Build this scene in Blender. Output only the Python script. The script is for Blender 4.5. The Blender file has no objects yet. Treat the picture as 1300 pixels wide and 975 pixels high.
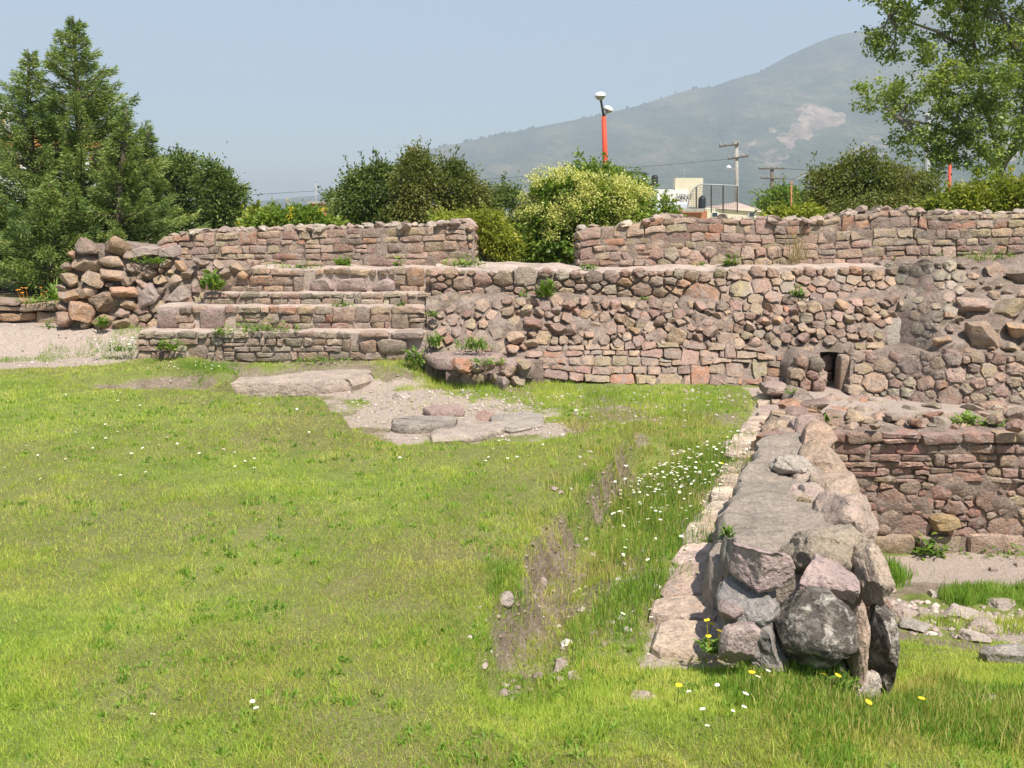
import bpy, math, random
import numpy as np
from mathutils import Vector

scene = bpy.context.scene
COL = scene.collection
R = math.radians

# ------------------------------------------------------------------ camera, sky, sun, exposure
FPX, HOR, EYE = 1250.0, 235.0, 1.7           # focal length and horizon in photo pixels (1300 x 975), eye height in metres
THETA = math.atan((487.5 - HOR) / FPX)
CT, ST = math.cos(THETA), math.sin(THETA)

cam_data = bpy.data.cameras.new('camera')
cam_data.sensor_width = 36.0
cam_data.lens = 36.0 * FPX / 1300.0
cam_data.clip_start = 0.05
cam_data.clip_end = 30000.0
cam = bpy.data.objects.new('camera', cam_data)
COL.objects.link(cam)
cam.location = (0, 0, EYE)
cam.rotation_euler = (math.pi / 2 - THETA, 0, 0)
scene.camera = cam

SUN_EL, SUN_AZ = R(60), R(148)               # azimuth clockwise from +Y: behind the camera, to the right
S = Vector((math.sin(SUN_AZ) * math.cos(SUN_EL), math.cos(SUN_AZ) * math.cos(SUN_EL), math.sin(SUN_EL)))
world = bpy.data.worlds.new('World')
scene.world = world
world.use_nodes = True
wn = world.node_tree.nodes
sky = wn.new('ShaderNodeTexSky')
sky.sky_type = 'NISHITA'
sky.sun_disc = False
sky.sun_elevation = SUN_EL
sky.sun_rotation = SUN_AZ
sky.air_density = 1.0
sky.dust_density = 5.0
sky.ozone_density = 1.0
sky.altitude = 2200
wn['Background'].inputs['Strength'].default_value = 0.09
world.node_tree.links.new(sky.outputs['Color'], wn['Background'].inputs['Color'])

sun_data = bpy.data.lights.new('sun', 'SUN')
sun_data.energy = 5.0
sun_data.angle = R(0.55)
sun_data.color = (1.0, 0.95, 0.87)
sun = bpy.data.objects.new('sun', sun_data)
COL.objects.link(sun)
sun.rotation_euler = (-S).to_track_quat('-Z', 'Y').to_euler()
sun.location = S * 50

scene.view_settings.view_transform = 'Standard'
scene.view_settings.look = 'None'
scene.view_settings.gamma = 1.0
scene.view_settings.exposure = 0.9
scene.render.engine = 'CYCLES'
scene.cycles.use_denoising = True
scene.cycles.max_bounces = 6
scene.cycles.transparent_max_bounces = 12
scene.cycles.volume_bounces = 1

# ------------------------------------------------------------------ helpers
def ray(px, py):
    u = (px - 650.0) / FPX
    v = -(py - 487.5) / FPX
    return u, CT + v * ST, -ST + v * CT

def at(px, py, Y):
    """world point on the vertical plane y = Y that the photo shows at (px, py)"""
    u, dy, dz = ray(px, py)
    t = Y / dy
    return Vector((u * t, Y, EYE + dz * t))

def onz(px, py, z):
    """world point at height z that the photo shows at (px, py)"""
    u, dy, dz = ray(px, py)
    t = (z - EYE) / dz
    return Vector((u * t, dy * t, z))

def lerp_pts(pts):
    xs = [p[0] for p in pts]
    ys = [p[1] for p in pts]
    return lambda x: float(np.interp(x, xs, ys))

def _hash(ix, iy, iz):
    h = (ix.astype(np.int64) * 374761393 + iy.astype(np.int64) * 668265263 + iz.astype(np.int64) * 2147483647 + 12345) & 0xffffffff
    h = ((h ^ (h >> 13)) * 1274126177) & 0xffffffff
    h = (h ^ (h >> 16)) & 0xffffff
    return h / float(0xffffff) * 2.0 - 1.0

def noise3(x, y, z):
    x, y, z = np.broadcast_arrays(np.asarray(x, float), np.asarray(y, float), np.asarray(z, float))
    ix, iy, iz = np.floor(x).astype(np.int64), np.floor(y).astype(np.int64), np.floor(z).astype(np.int64)
    fx, fy, fz = x - ix, y - iy, z - iz
    fx, fy, fz = fx * fx * (3 - 2 * fx), fy * fy * (3 - 2 * fy), fz * fz * (3 - 2 * fz)
    r = 0
    for a in (0, 1):
        for b in (0, 1):
            for c in (0, 1):
                r = r + _hash(ix + a, iy + b, iz + c) * (fx if a else 1 - fx) * (fy if b else 1 - fy) * (fz if c else 1 - fz)
    return r

def fbm(x, y, z=0.0, o=4):
    r, a, f = 0, 0.5, 1.0
    for i in range(o):
        r = r + a * noise3(np.asarray(x) * f + 17.3 * i, np.asarray(y) * f + 5.1 * i, np.asarray(z) * f)
        a *= 0.5
        f *= 2.03
    return r

def sstep(a, b, x):
    t = np.clip((np.asarray(x, float) - a) / (b - a), 0, 1)
    return t * t * (3 - 2 * t)

def mesh_obj(name, verts, faces, mat=None, parent=None, loc=(0, 0, 0), smooth=True, sharp=None):
    me = bpy.data.meshes.new(name)
    me.from_pydata([tuple(v) for v in verts], [], faces)
    if smooth:
        me.polygons.foreach_set('use_smooth', [True] * len(me.polygons))
        if sharp:
            me.set_sharp_from_angle(angle=R(sharp))
    me.update()
    o = bpy.data.objects.new(name, me)
    COL.objects.link(o)
    for m in (mat if isinstance(mat, (list, tuple)) else [mat]):
        if m:
            me.materials.append(m)
    o.location = loc
    if parent:
        o.parent = parent
        o.location = Vector(loc) - world_loc(parent)
    return o

def world_loc(o):
    l = Vector(o.location)
    while o.parent:
        o = o.parent
        l = l + Vector(o.location)
    return l

def soup(name, V, F, mat, parent=None, loc=(0, 0, 0), smooth=False, matidx=None):
    """big mesh straight from numpy arrays: V (n,3), F (m,k) with one k"""
    me = bpy.data.meshes.new(name)
    V = np.asarray(V, np.float32) - np.asarray(loc, np.float32)
    F = np.asarray(F, np.int32)
    k = F.shape[1]
    me.vertices.add(len(V))
    me.vertices.foreach_set('co', V.ravel())
    me.loops.add(F.size)
    me.loops.foreach_set('vertex_index', F.ravel())
    me.polygons.add(len(F))
    me.polygons.foreach_set('loop_start', np.arange(len(F), dtype=np.int32) * k)
    me.polygons.foreach_set('loop_total', np.full(len(F), k, np.int32))
    if smooth:
        me.polygons.foreach_set('use_smooth', np.ones(len(F), bool))
    if matidx is not None:
        me.polygons.foreach_set('material_index', np.asarray(matidx, np.int32))
    me.update(calc_edges=True)
    me.validate()
    o = bpy.data.objects.new(name, me)
    COL.objects.link(o)
    for m in (mat if isinstance(mat, (list, tuple)) else [mat]):
        me.materials.append(m)
    o.location = loc
    if parent:
        o.parent = parent
        o.location = Vector(loc) - world_loc(parent)
    return o

def tag(o, label, cat, group=None):
    o['label'] = label
    o['category'] = cat
    o['kind'] = 'thing'
    if group:
        o['group'] = group
    return o

def empty(name, loc, label, cat, group=None):
    o = bpy.data.objects.new(name, None)
    o.empty_display_size = 0.1
    COL.objects.link(o)
    o.location = loc
    return tag(o, label, cat, group)

class MB:
    """collects simple shapes into one mesh"""
    def __init__(s):
        s.v, s.f = [], []
    def add(s, v, f):
        n = len(s.v)
        s.v += [tuple(p) for p in v]
        s.f += [tuple(i + n for i in q) for q in f]
        return s
    def box(s, a, b):
        (x0, y0, z0), (x1, y1, z1) = a, b
        return s.add([(x0, y0, z0), (x1, y0, z0), (x1, y1, z0), (x0, y1, z0), (x0, y0, z1), (x1, y0, z1), (x1, y1, z1), (x0, y1, z1)],
                     [(0, 3, 2, 1), (4, 5, 6, 7), (0, 1, 5, 4), (1, 2, 6, 5), (2, 3, 7, 6), (3, 0, 4, 7)])
    def tube(s, pts, rad, n=6, cap=True):
        pts = [Vector(p) for p in pts]
        rad = list(rad) if hasattr(rad, '__len__') else [rad] * len(pts)
        v, f = [], []
        side = None
        for i, p in enumerate(pts):
            d = (pts[min(i + 1, len(pts) - 1)] - pts[max(i - 1, 0)]).normalized()
            if side is None:
                side = d.orthogonal().normalized()
            side = (side - d * side.dot(d)).normalized()
            up = d.cross(side)
            for k in range(n):
                a = 2 * math.pi * k / n
                v.append(p + (side * math.cos(a) + up * math.sin(a)) * rad[i])
        for i in range(len(pts) - 1):
            for k in range(n):
                k2 = (k + 1) % n
                f.append((i * n + k, i * n + k2, (i + 1) * n + k2, (i + 1) * n + k))
        if cap:
            f.append(tuple(range(n))[::-1])
            f.append(tuple((len(pts) - 1) * n + k for k in range(n)))
        return s.add(v, f)
    def lathe(s, prof, c, n=20):
        v, f = [], []
        for (r, z) in prof:
            for k in range(n):
                a = 2 * math.pi * k / n
                v.append((c[0] + r * math.cos(a), c[1] + r * math.sin(a), c[2] + z))
        for i in range(len(prof) - 1):
            for k in range(n):
                k2 = (k + 1) % n
                f.append((i * n + k, i * n + k2, (i + 1) * n + k2, (i + 1) * n + k))
        return s.add(v, f)
    def build(s, name, mat, parent=None, loc=(0, 0, 0), smooth=False, sharp=None):
        v = [Vector(p) - Vector(loc) for p in s.v]
        return mesh_obj(name, v, s.f, mat, parent, loc, smooth, sharp)

# ------------------------------------------------------------------ materials
class NT:
    def __init__(s, name):
        s.m = bpy.data.materials.new(name)
        s.m.use_nodes = True
        s.t = s.m.node_tree
        s.n = s.t.nodes
        s.b = s.n['Principled BSDF']
        s.out = s.n['Material Output']
        s.b.inputs['Specular IOR Level'].default_value = 0.25
    def node(s, t, **kw):
        n = s.n.new(t)
        for k, v in kw.items():
            setattr(n, k, v)
        return n
    def link(s, a, b):
        s.t.links.new(a, b)
    def val(s, x, sock):
        if hasattr(x, 'is_output') or hasattr(x, 'links'):
            s.link(x, sock)
        else:
            sock.default_value = x
    def noise(s, scale, detail=4, rough=0.55, vec=None, dist=0.0, stretch=None):
        n = s.node('ShaderNodeTexNoise')
        n.inputs['Scale'].default_value = scale
        n.inputs['Detail'].default_value = detail
        n.inputs['Roughness'].default_value = rough
        n.inputs['Distortion'].default_value = dist
        v = vec if vec is not None else s.pos()
        if stretch:
            mp = s.node('ShaderNodeMapping')
            mp.inputs['Scale'].default_value = stretch
            s.link(v, mp.inputs['Vector'])
            v = mp.outputs['Vector']
        s.link(v, n.inputs['Vector'])
        return n.outputs['Fac']
    def pos(s):
        if not hasattr(s, '_g'):
            s._g = s.node('ShaderNodeNewGeometry')
        return s._g.outputs['Position']
    def island(s):
        s.pos()
        return s._g.outputs['Random Per Island']
    def ramp(s, fac, stops, interp='LINEAR'):
        r = s.node('ShaderNodeValToRGB')
        r.color_ramp.interpolation = interp
        e = r.color_ramp.elements
        while len(e) < len(stops):
            e.new(0.5)
        for q, (p, c) in zip(e, stops):
            q.position = p
            q.color = (*c, 1) if len(c) == 3 else c
        s.link(fac, r.inputs['Fac'])
        return r.outputs['Color']
    def rampf(s, fac, a, b, lo=0.0, hi=1.0):
        m = s.node('ShaderNodeMapRange')
        m.inputs['From Min'].default_value = a
        m.inputs['From Max'].default_value = b
        m.inputs['To Min'].default_value = lo
        m.inputs['To Max'].default_value = hi
        s.link(fac, m.inputs['Value'])
        return m.outputs['Result']
    def mix(s, fac, a, b, mode='MIX'):
        m = s.node('ShaderNodeMix', data_type='RGBA', blend_type=mode)
        s.val(fac, m.inputs[0])
        for x, k in ((a, 6), (b, 7)):
            if isinstance(x, tuple):
                m.inputs[k].default_value = (*x, 1)
            else:
                s.link(x, m.inputs[k])
        return m.outputs[2]
    def math(s, op, a, b=0.0):
        m = s.node('ShaderNodeMath', operation=op)
        s.val(a, m.inputs[0])
        s.val(b, m.inputs[1])
        return m.outputs[0]
    def bump(s, h, strength, dist, prev=None):
        b = s.node('ShaderNodeBump')
        b.inputs['Strength'].default_value = strength
        b.inputs['Distance'].default_value = dist
        s.link(h, b.inputs['Height'])
        if prev is not None:
            s.link(prev, b.inputs['Normal'])
        return b.outputs['Normal']
    def done(s, col=None, rough=0.9, normal=None):
        if col is not None:
            if isinstance(col, tuple):
                s.b.inputs['Base Color'].default_value = (*col, 1)
            else:
                s.link(col, s.b.inputs['Base Color'])
        s.val(rough, s.b.inputs['Roughness'])
        if normal is not None:
            s.link(normal, s.b.inputs['Normal'])
        return s.m

def mat_stone(name, lichen=0.5, dark=0.5, smear=0.0, lt=0.58, dt=0.56):
    k = NT(name)
    oi = k.node('ShaderNodeObjectInfo')
    base = oi.outputs['Color']
    n1 = k.noise(9, 5, 0.6)
    n2 = k.noise(55, 4, 0.65)
    n3 = k.noise(230, 3, 0.6)
    c = k.mix(1.0, base, k.ramp(n1, [(0.3, (0.74, 0.73, 0.74)), (0.7, (1.22, 1.2, 1.16))]), 'MULTIPLY')
    c = k.mix(1.0, c, k.ramp(n2, [(0.3, (0.72, 0.71, 0.70)), (0.7, (1.25, 1.25, 1.25))]), 'MULTIPLY')
    c = k.mix(k.rampf(n3, 0.45, 0.75, 0, 0.45), c, (0.42, 0.36, 0.31))
    pd = k.noise(13, 5, 0.7, vec=oi.outputs['Location'] if False else None, stretch=(1, 1, 1.7))
    c = k.mix(k.rampf(pd, dt, dt + 0.16, 0, dark), c, (0.085, 0.072, 0.06))
    pl = k.noise(16, 5, 0.7, dist=0.4)
    c = k.mix(k.rampf(pl, lt, lt + 0.12, 0, lichen), c, (0.50, 0.45, 0.38))
    ps = k.noise(7.5, 6, 0.72, dist=0.6)
    c = k.mix(k.rampf(ps, 0.50, 0.60, 0, smear), c, k.ramp(n2, [(0.3, (0.24, 0.18, 0.15)), (0.7, (0.42, 0.345, 0.29))]))
    n4 = k.noise(24, 4, 0.6)
    nm = k.bump(n1, 0.6, 0.06)
    nm = k.bump(n4, 0.6, 0.03, nm)
    nm = k.bump(n2, 0.85, 0.017, nm)
    nm = k.bump(n3, 0.6, 0.005, nm)
    return k.done(c, 0.92, nm)

def mat_simple(name, c, var=0.25, scale=8, rough=0.8, bump=0.3, dist=0.01, spec=0.25):
    k = NT(name)
    n1 = k.noise(scale, 5, 0.6)
    lo = tuple(max(0, x * (1 - var)) for x in c)
    hi = tuple(x * (1 + var) for x in c)
    col = k.ramp(n1, [(0.3, lo), (0.7, hi)])
    k.b.inputs['Specular IOR Level'].default_value = spec
    nm = k.bump(k.noise(scale * 6, 4), bump, dist) if bump else None
    return k.done(col, rough, nm)

def mat_leaf(name, stops, trans=0.35, patch=0.5, pscale=0.9, rough=0.5, spec=0.25, fine=0.0):
    """colour from a random number per leaf, shifted in patches across the plant"""
    k = NT(name)
    r = k.island()
    n = k.noise(pscale, 3, 0.6)
    f = k.math('ADD', k.math('MULTIPLY', r, 1 - patch), k.math('MULTIPLY', k.rampf(n, 0.3, 0.7), patch))
    if fine:
        f = k.math('ADD', f, k.math('MULTIPLY', k.math('SUBTRACT', k.noise(pscale * 9, 4, 0.65), 0.5), fine))
    c = k.ramp(f, stops)
    k.b.inputs['Specular IOR Level'].default_value = spec
    k.done(c, rough)
    t = k.node('ShaderNodeBsdfTranslucent')
    k.link(k.mix(1.0, c, (1.25, 1.3, 0.65), 'MULTIPLY'), t.inputs['Color'])
    m = k.node('ShaderNodeMixShader')
    m.inputs[0].default_value = trans
    k.link(k.b.outputs[0], m.inputs[1])
    k.link(t.outputs[0], m.inputs[2])
    k.link(m.outputs[0], k.out.inputs['Surface'])
    return k.m

M = {}
M['stone'] = mat_stone('wall_stone', 0.5, 0.5, 0.8)
M['boulder'] = mat_stone('boulder_stone', 0.6, 0.55)

def mat_mortar():
    k = NT('earth_mortar')
    n1 = k.noise(5, 5, 0.65)
    n2 = k.noise(38, 5, 0.7)
    n3 = k.noise(160, 3, 0.6)
    c = k.ramp(n1, [(0.3, (0.205, 0.15, 0.122)), (0.5, (0.29, 0.222, 0.182)), (0.72, (0.385, 0.31, 0.26))])
    c = k.mix(1.0, c, k.ramp(n2, [(0.3, (0.6, 0.6, 0.6)), (0.68, (1.3, 1.28, 1.25))]), 'MULTIPLY')
    g = k.noise(2.6, 4, 0.6)
    c = k.mix(k.rampf(g, 0.56, 0.72, 0, 0.4), c, (0.13, 0.13, 0.055))
    nm = k.bump(n1, 0.6, 0.06)
    nm = k.bump(n2, 0.9, 0.03, nm)
    nm = k.bump(n3, 0.6, 0.006, nm)
    return k.done(c, 0.95, nm)
M['mortar'] = mat_mortar()

PINK = [((0.41, 0.285, 0.235), 5), ((0.345, 0.245, 0.21), 4), ((0.44, 0.325, 0.27), 3), ((0.30, 0.195, 0.165), 3),
        ((0.43, 0.335, 0.245), 4), ((0.37, 0.30, 0.21), 3), ((0.35, 0.305, 0.255), 1.5), ((0.42, 0.235, 0.165), 1.5), ((0.25, 0.195, 0.165), 1.5)]
GREY = [((0.36, 0.315, 0.26), 4), ((0.40, 0.31, 0.25), 3), ((0.29, 0.25, 0.205), 3), ((0.45, 0.395, 0.32), 2), ((0.35, 0.25, 0.205), 2)]
TAN = [((0.43, 0.325, 0.235), 4), ((0.37, 0.27, 0.205), 3), ((0.44, 0.295, 0.20), 2), ((0.31, 0.23, 0.18), 3), ((0.41, 0.295, 0.25), 3)]
DEEP = [((0.36, 0.235, 0.20), 4), ((0.40, 0.275, 0.23), 3), ((0.31, 0.21, 0.18), 3), ((0.37, 0.29, 0.215), 2), ((0.33, 0.175, 0.15), 2), ((0.41, 0.335, 0.27), 2)]

def pick(pal, rng):
    c = rng.choices([p[0] for p in pal], [p[1] for p in pal])[0]
    b = rng.uniform(0.74, 1.08)
    return tuple(x * b * t * rng.uniform(0.95, 1.05) for x, t in zip(c, (1.05, 0.99, 0.90))) + (1,)

# ------------------------------------------------------------------ stones
def chaikin(poly, q=0.22):
    out = []
    for i in range(len(poly)):
        a, b = Vector(poly[i]), Vector(poly[(i + 1) % len(poly)])
        out += [a.lerp(b, q), a.lerp(b, 1 - q)]
    return out

def stone_mesh(poly, Yf, bulge, back, rng, tilt=0.4):
    """poly: outline in photo pixels, laid on the wall face y = Yf(px, py); returns (mesh, centre)"""
    p2 = chaikin([Vector((p[0], p[1], 0)) for p in poly], rng.uniform(0.09, 0.19) if len(poly) < 6 or len(poly) == 6 and abs(poly[0][0] - poly[5][0]) < 6 else 0.06)
    if len(p2) < 7:
        p2 = chaikin(p2, 0.25)
    wpx = max(p.x for p in p2) - min(p.x for p in p2)
    hpx = max(p.y for p in p2) - min(p.y for p in p2)
    p2 = [p + Vector((rng.uniform(-.035, .035) * wpx, rng.uniform(-.06, .06) * hpx, 0)) for p in p2]
    O = [at(p.x, p.y, Yf(p.x, p.y)) for p in p2]
    c = sum(O, Vector()) / len(O)
    size = max((o - c).length for o in O)
    b = min(bulge, size * 0.75)
    tx, tz = rng.uniform(-tilt, tilt), rng.uniform(-tilt, tilt)
    n = len(O)
    V, F = [], []
    off = [rng.uniform(0.93, 1.07) for _ in O]
    for (sc, dy, jit) in ((0.94, back, 0), (1.0, b * 0.1, 0.02), (0.955, -b * 0.72, 0.04), (0.72, -b, 0.07)):
        for i, o in enumerate(O):
            d = (o - c) * (sc * (off[i] if sc < 1 else 1) + rng.uniform(-jit, jit) * 0.4)
            y = dy + (tx * d.x + tz * d.z) * (0.5 if dy < 0 else 0) + rng.uniform(-jit, jit) * b * 2
            V.append((d.x, d.y + y, d.z))
    V.append((rng.uniform(-.1, .1) * size, -b * rng.uniform(0.92, 1.1), rng.uniform(-.1, .1) * size))
    for r in range(3):
        for i in range(n):
            j = (i + 1) % n
            F.append((r * n + i, r * n + j, (r + 1) * n + j, (r + 1) * n + i))
    for i in range(n):
        F.append((3 * n + i, 3 * n + (i + 1) % n, 4 * n))
    # outline is clockwise or not: make the front face the camera
    a = sum((p2[i].x * p2[(i + 1) % n].y - p2[(i + 1) % n].x * p2[i].y) for i in range(n))
    if a > 0:
        F = [tuple(reversed(f)) for f in F]
    me = bpy.data.meshes.new('stone')
    me.from_pydata(V, [], F)
    me.polygons.foreach_set('use_smooth', [True] * len(me.polygons))
    me.set_sharp_from_angle(angle=R(38))
    return me, c

def place(name, me, loc, color, parent, mat):
    o = bpy.data.objects.new(name, me)
    COL.objects.link(o)
    if not me.materials:
        me.materials.append(mat)
    o.color = color
    o.location = loc
    if parent:
        o.parent = parent
        o.location = Vector(loc) - world_loc(parent)
    return o

def add_stones(root, polys, Yf, pal=PINK, bulge=(0.015, 0.05), back=0.1, seed=1, mat='stone', tilt=0.4):
    rng = random.Random(seed)
    for poly in polys:
        col = None
        bl = bulge
        if isinstance(poly, dict):
            col, bl, poly = poly.get('col'), poly.get('bulge', bulge), poly['p']
        me, c = stone_mesh(poly, Yf, rng.uniform(*bl), back, rng, tilt)
        o = place('stone', me, c, (*col, 1) if col else pick(pal, rng), root, M[mat])

def courses(x0, x1, ytop, ybot, rows, wmin, wmax, seed, gap=1.4, holes=(), wob=0.14, drop=0.0):
    """irregular courses between two edges, in photo pixels"""
    rng = random.Random(seed)
    hs = [rng.uniform(0.72, 1.3) for _ in range(rows)]
    tot = sum(hs)
    fr = [0]
    for h in hs:
        fr.append(fr[-1] + h / tot)
    def edge(k, x):
        t, b = ytop(x), ybot(x)
        w = 0
        if 0 < k < rows:
            w = float(noise3(x / 47.0, k * 3.7 + seed, 0.5)) * (b - t) / rows * wob * 1.6
        return t + (b - t) * fr[k] + w
    out = []
    blocked = {k: [] for k in range(rows + 1)}
    for k in range(rows):
        x = x0 + rng.uniform(-4, 4) * 0
        while x < x1 - 3:
            h = edge(k + 1, x) - edge(k, x)
            w = rng.uniform(wmin, wmax) * (0.75 + 0.25 * h / 12.0)
            if rng.random() < 0.13:
                w *= 0.55
            e = min(x + w, x1)
            if x1 - e < wmin * 0.5:
                e = x1
            for (a, b) in blocked[k]:
                if a - 1 < x < b:
                    x = b
                    e = None
                    break
                if x <= a < e:
                    e = a
            if e is None:
                continue
            if e - x < 3:
                x = e + 0.01
                continue
            k2 = k + 1
            if rng.random() < 0.07 and k + 2 <= rows and e - x > wmin * 0.7:
                k2 = k + 2
                blocked[k + 1].append((x, e))
            jx = lambda: rng.uniform(-1.3, 1.3)
            jy = lambda: rng.uniform(-0.9, 0.9)
            g = gap / 2
            q = [(x + g + jx(), edge(k, x) + g + jy()), ((x + e) / 2 + jx() * 2, edge(k, (x + e) / 2) + g + jy() * 1.3), (e - g + jx(), edge(k, e) + g + jy()),
                 (e - g + jx(), edge(k2, e) - g + jy()), ((x + e) / 2 + jx() * 2, edge(k2, (x + e) / 2) - g + jy() * 1.3), (x + g + jx(), edge(k2, x) - g + jy())]
            cx, cy = (x + e) / 2, (edge(k, x) + edge(k2, x)) / 2
            skip = any(hx0 < cx < hx1 and hy0 < cy < hy1 for (hx0, hy0, hx1, hy1) in holes) or rng.random() < drop
            if not skip:
                if h > 9 and rng.random() < 0.09 and k2 == k + 1:
                    m = 0.5 + rng.uniform(-.1, .1)
                    mid = [(a[0] + (b[0] - a[0]) * m, a[1] + (b[1] - a[1]) * m) for a, b in ((q[0], q[5]), (q[1], q[4]), (q[2], q[3]))]
                    up = lambda p, d: (p[0], p[1] + d)
                    out.append([q[0], q[1], q[2], up(mid[2], -.5), up(mid[1], -.5), up(mid[0], -.5)])
                    out.append([up(mid[0], .5), up(mid[1], .5), up(mid[2], .5), q[3], q[4], q[5]])
                else:
                    out.append(q)
            x = e
    return out

def clip(poly, nx, ny, c):
    out = []
    for i in range(len(poly)):
        a, b = poly[i], poly[(i + 1) % len(poly)]
        da, db = a[0] * nx + a[1] * ny - c, b[0] * nx + b[1] * ny - c
        if da <= 0:
            out.append(a)
        if (da < 0 < db) or (db < 0 < da):
            t = da / (da - db)
            out.append((a[0] + (b[0] - a[0]) * t, a[1] + (b[1] - a[1]) * t))
    return out

def inpoly(poly, x, y):
    r = False
    j = len(poly) - 1
    for i in range(len(poly)):
        (xi, yi), (xj, yj) = poly[i], poly[j]
        if (yi > y) != (yj > y) and x < (xj - xi) * (y - yi) / (yj - yi) + xi:
            r = not r
        j = i
    return r

def rubble_points(region, rmin, rmax, seed, squash=1.35, fixed=(), tries=9000):
    """packed points of uneven size inside a region (photo pixels)"""
    rng = random.Random(seed)
    xs, ys = [p[0] for p in region], [p[1] for p in region]
    pts = [(x, y, r) for (x, y, r) in fixed]
    A = np.zeros((1200, 3))
    A[:len(pts)] = pts if pts else 0
    n = len(pts)
    x0, x1, y0, y1 = min(xs), max(xs), min(ys), max(ys)
    for i in range(tries):
        x, y = rng.uniform(x0, x1), rng.uniform(y0, y1)
        t = i / tries
        r = rmin + (rmax - rmin) * (1 - t) ** 1.4 * rng.uniform(0.5, 1)
        B = A[:n]
        if n and np.any((x - B[:, 0]) ** 2 + ((y - B[:, 1]) * squash) ** 2 <= ((r + B[:, 2]) * 0.92) ** 2):
            continue
        if inpoly(region, x, y):
            A[n] = (x, y, r)
            pts.append((x, y, r))
            n += 1
    return pts

def cells(pts, gap=1.2, squash=1.35, over=1.35):
    out = []
    for i, (x, y, r) in enumerate(pts):
        R_ = r * over
        poly = [(x + R_ * math.cos(a * math.pi / 4 + 0.39), y + R_ / squash * math.sin(a * math.pi / 4 + 0.39)) for a in range(8)]
        for j, (a, b, c) in enumerate(pts):
            if i == j:
                continue
            dx, dy = a - x, (b - y) * squash * squash
            d2 = (a - x) ** 2 + ((b - y) * squash) ** 2
            if d2 > (2.4 * (r + c)) ** 2:
                continue
            # power bisector
            t = 0.5 + (r * r - c * c) / (2 * d2)
            px, py = x + (a - x) * t, y + (b - y) * t
            L = math.hypot(dx, dy)
            nx, ny = dx / L, dy / L
            poly = clip(poly, nx, ny, px * nx + py * ny - gap / 2)
            if len(poly) < 3:
                break
        if len(poly) >= 3:
            out.append(poly)
    return out

ICO = {}
def ico(sub):
    if sub in ICO:
        return ICO[sub]
    t = (1 + 5 ** 0.5) / 2
    v = [(-1, t, 0), (1, t, 0), (-1, -t, 0), (1, -t, 0), (0, -1, t), (0, 1, t), (0, -1, -t), (0, 1, -t), (t, 0, -1), (t, 0, 1), (-t, 0, -1), (-t, 0, 1)]
    v = [Vector(p).normalized() for p in v]
    f = [(0, 11, 5), (0, 5, 1), (0, 1, 7), (0, 7, 10), (0, 10, 11), (1, 5, 9), (5, 11, 4), (11, 10, 2), (10, 7, 6), (7, 1, 8),
         (3, 9, 4), (3, 4, 2), (3, 2, 6), (3, 6, 8), (3, 8, 9), (4, 9, 5), (2, 4, 11), (6, 2, 10), (8, 6, 7), (9, 8, 1)]
    for _ in range(sub):
        mid, nf = {}, []
        def m(a, b):
            k = (min(a, b), max(a, b))
            if k not in mid:
                v.append(((v[a] + v[b]) / 2).normalized())
                mid[k] = len(v) - 1
            return mid[k]
        for a, b, c in f:
            x, y, z = m(a, b), m(b, c), m(c, a)
            nf += [(a, x, z), (b, y, x), (c, z, y), (x, y, z)]
        f = nf
    ICO[sub] = (np.array([tuple(p) for p in v]), f)
    return ICO[sub]

def rock_verts(seed, sub=2, cuts=9, dmin=0.55, dmax=0.9, rough=0.06, nf=2.2):
    rng = random.Random(seed)
    V, F = ico(sub)
    V = V.copy()
    for _ in range(cuts):
        n = np.array([rng.gauss(0, 1) for _ in range(3)])
        n /= np.linalg.norm(n)
        d = rng.uniform(dmin, dmax)
        s = np.maximum(V @ n - d, 0)
        V -= s[:, None] * n
    o = seed * 3.71 % 97
    for kx in range(3):
        V[:, kx] += rough * fbm(V[:, 0] * nf + o, V[:, 1] * nf + kx * 9.1, V[:, 2] * nf + o, 4)
    ext = np.abs(V).max(axis=0)
    return V / ext, F

ROCKLIB = []
def rocklib():
    if not ROCKLIB:
        for s in range(26):
            V, F = rock_verts(100 + s, 2, 13, 0.42, 0.72, 0.12)
            me = bpy.data.meshes.new('stone')
            me.from_pydata([tuple(p) for p in V], [], F)
            me.polygons.foreach_set('use_smooth', [True] * len(me.polygons))
            me.set_sharp_from_angle(angle=R(30))
            me.materials.append(M['stone'])
            ROCKLIB.append(me)
    return ROCKLIB

def px_size(Y):
    return Y / (CT * FPX) * 1.0

def add_rocks(root, polys, Yf, pal, seed, depth=0.9, proud=0.35, fill=1.06, name='stone'):
    """rounded stones from the shared library, one per outline, sitting half out of the face"""
    rng = random.Random(seed)
    for poly in polys:
        x0, x1 = min(p[0] for p in poly), max(p[0] for p in poly)
        y0, y1 = min(p[1] for p in poly), max(p[1] for p in poly)
        cx, cy = (x0 + x1) / 2, (y0 + y1) / 2
        Y = Yf(cx, cy)
        s = Y / (ray(cx, cy)[1] * FPX)
        w, h = (x1 - x0) / 2 * s * fill, (y1 - y0) / 2 * s * fill
        d = min(w, h) * depth + 0.02
        c = at(cx, cy, Y)
        c.y -= d * proud * rng.uniform(0.4, 1.3)
        o = place(name, rng.choice(rocklib()), c, pick(pal, rng), root, M['stone'])
        o.scale = (w, d, h)
        o.rotation_euler = (rng.uniform(-.25, .25), rng.uniform(-.3, .3), rng.uniform(-.25, .25))

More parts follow.
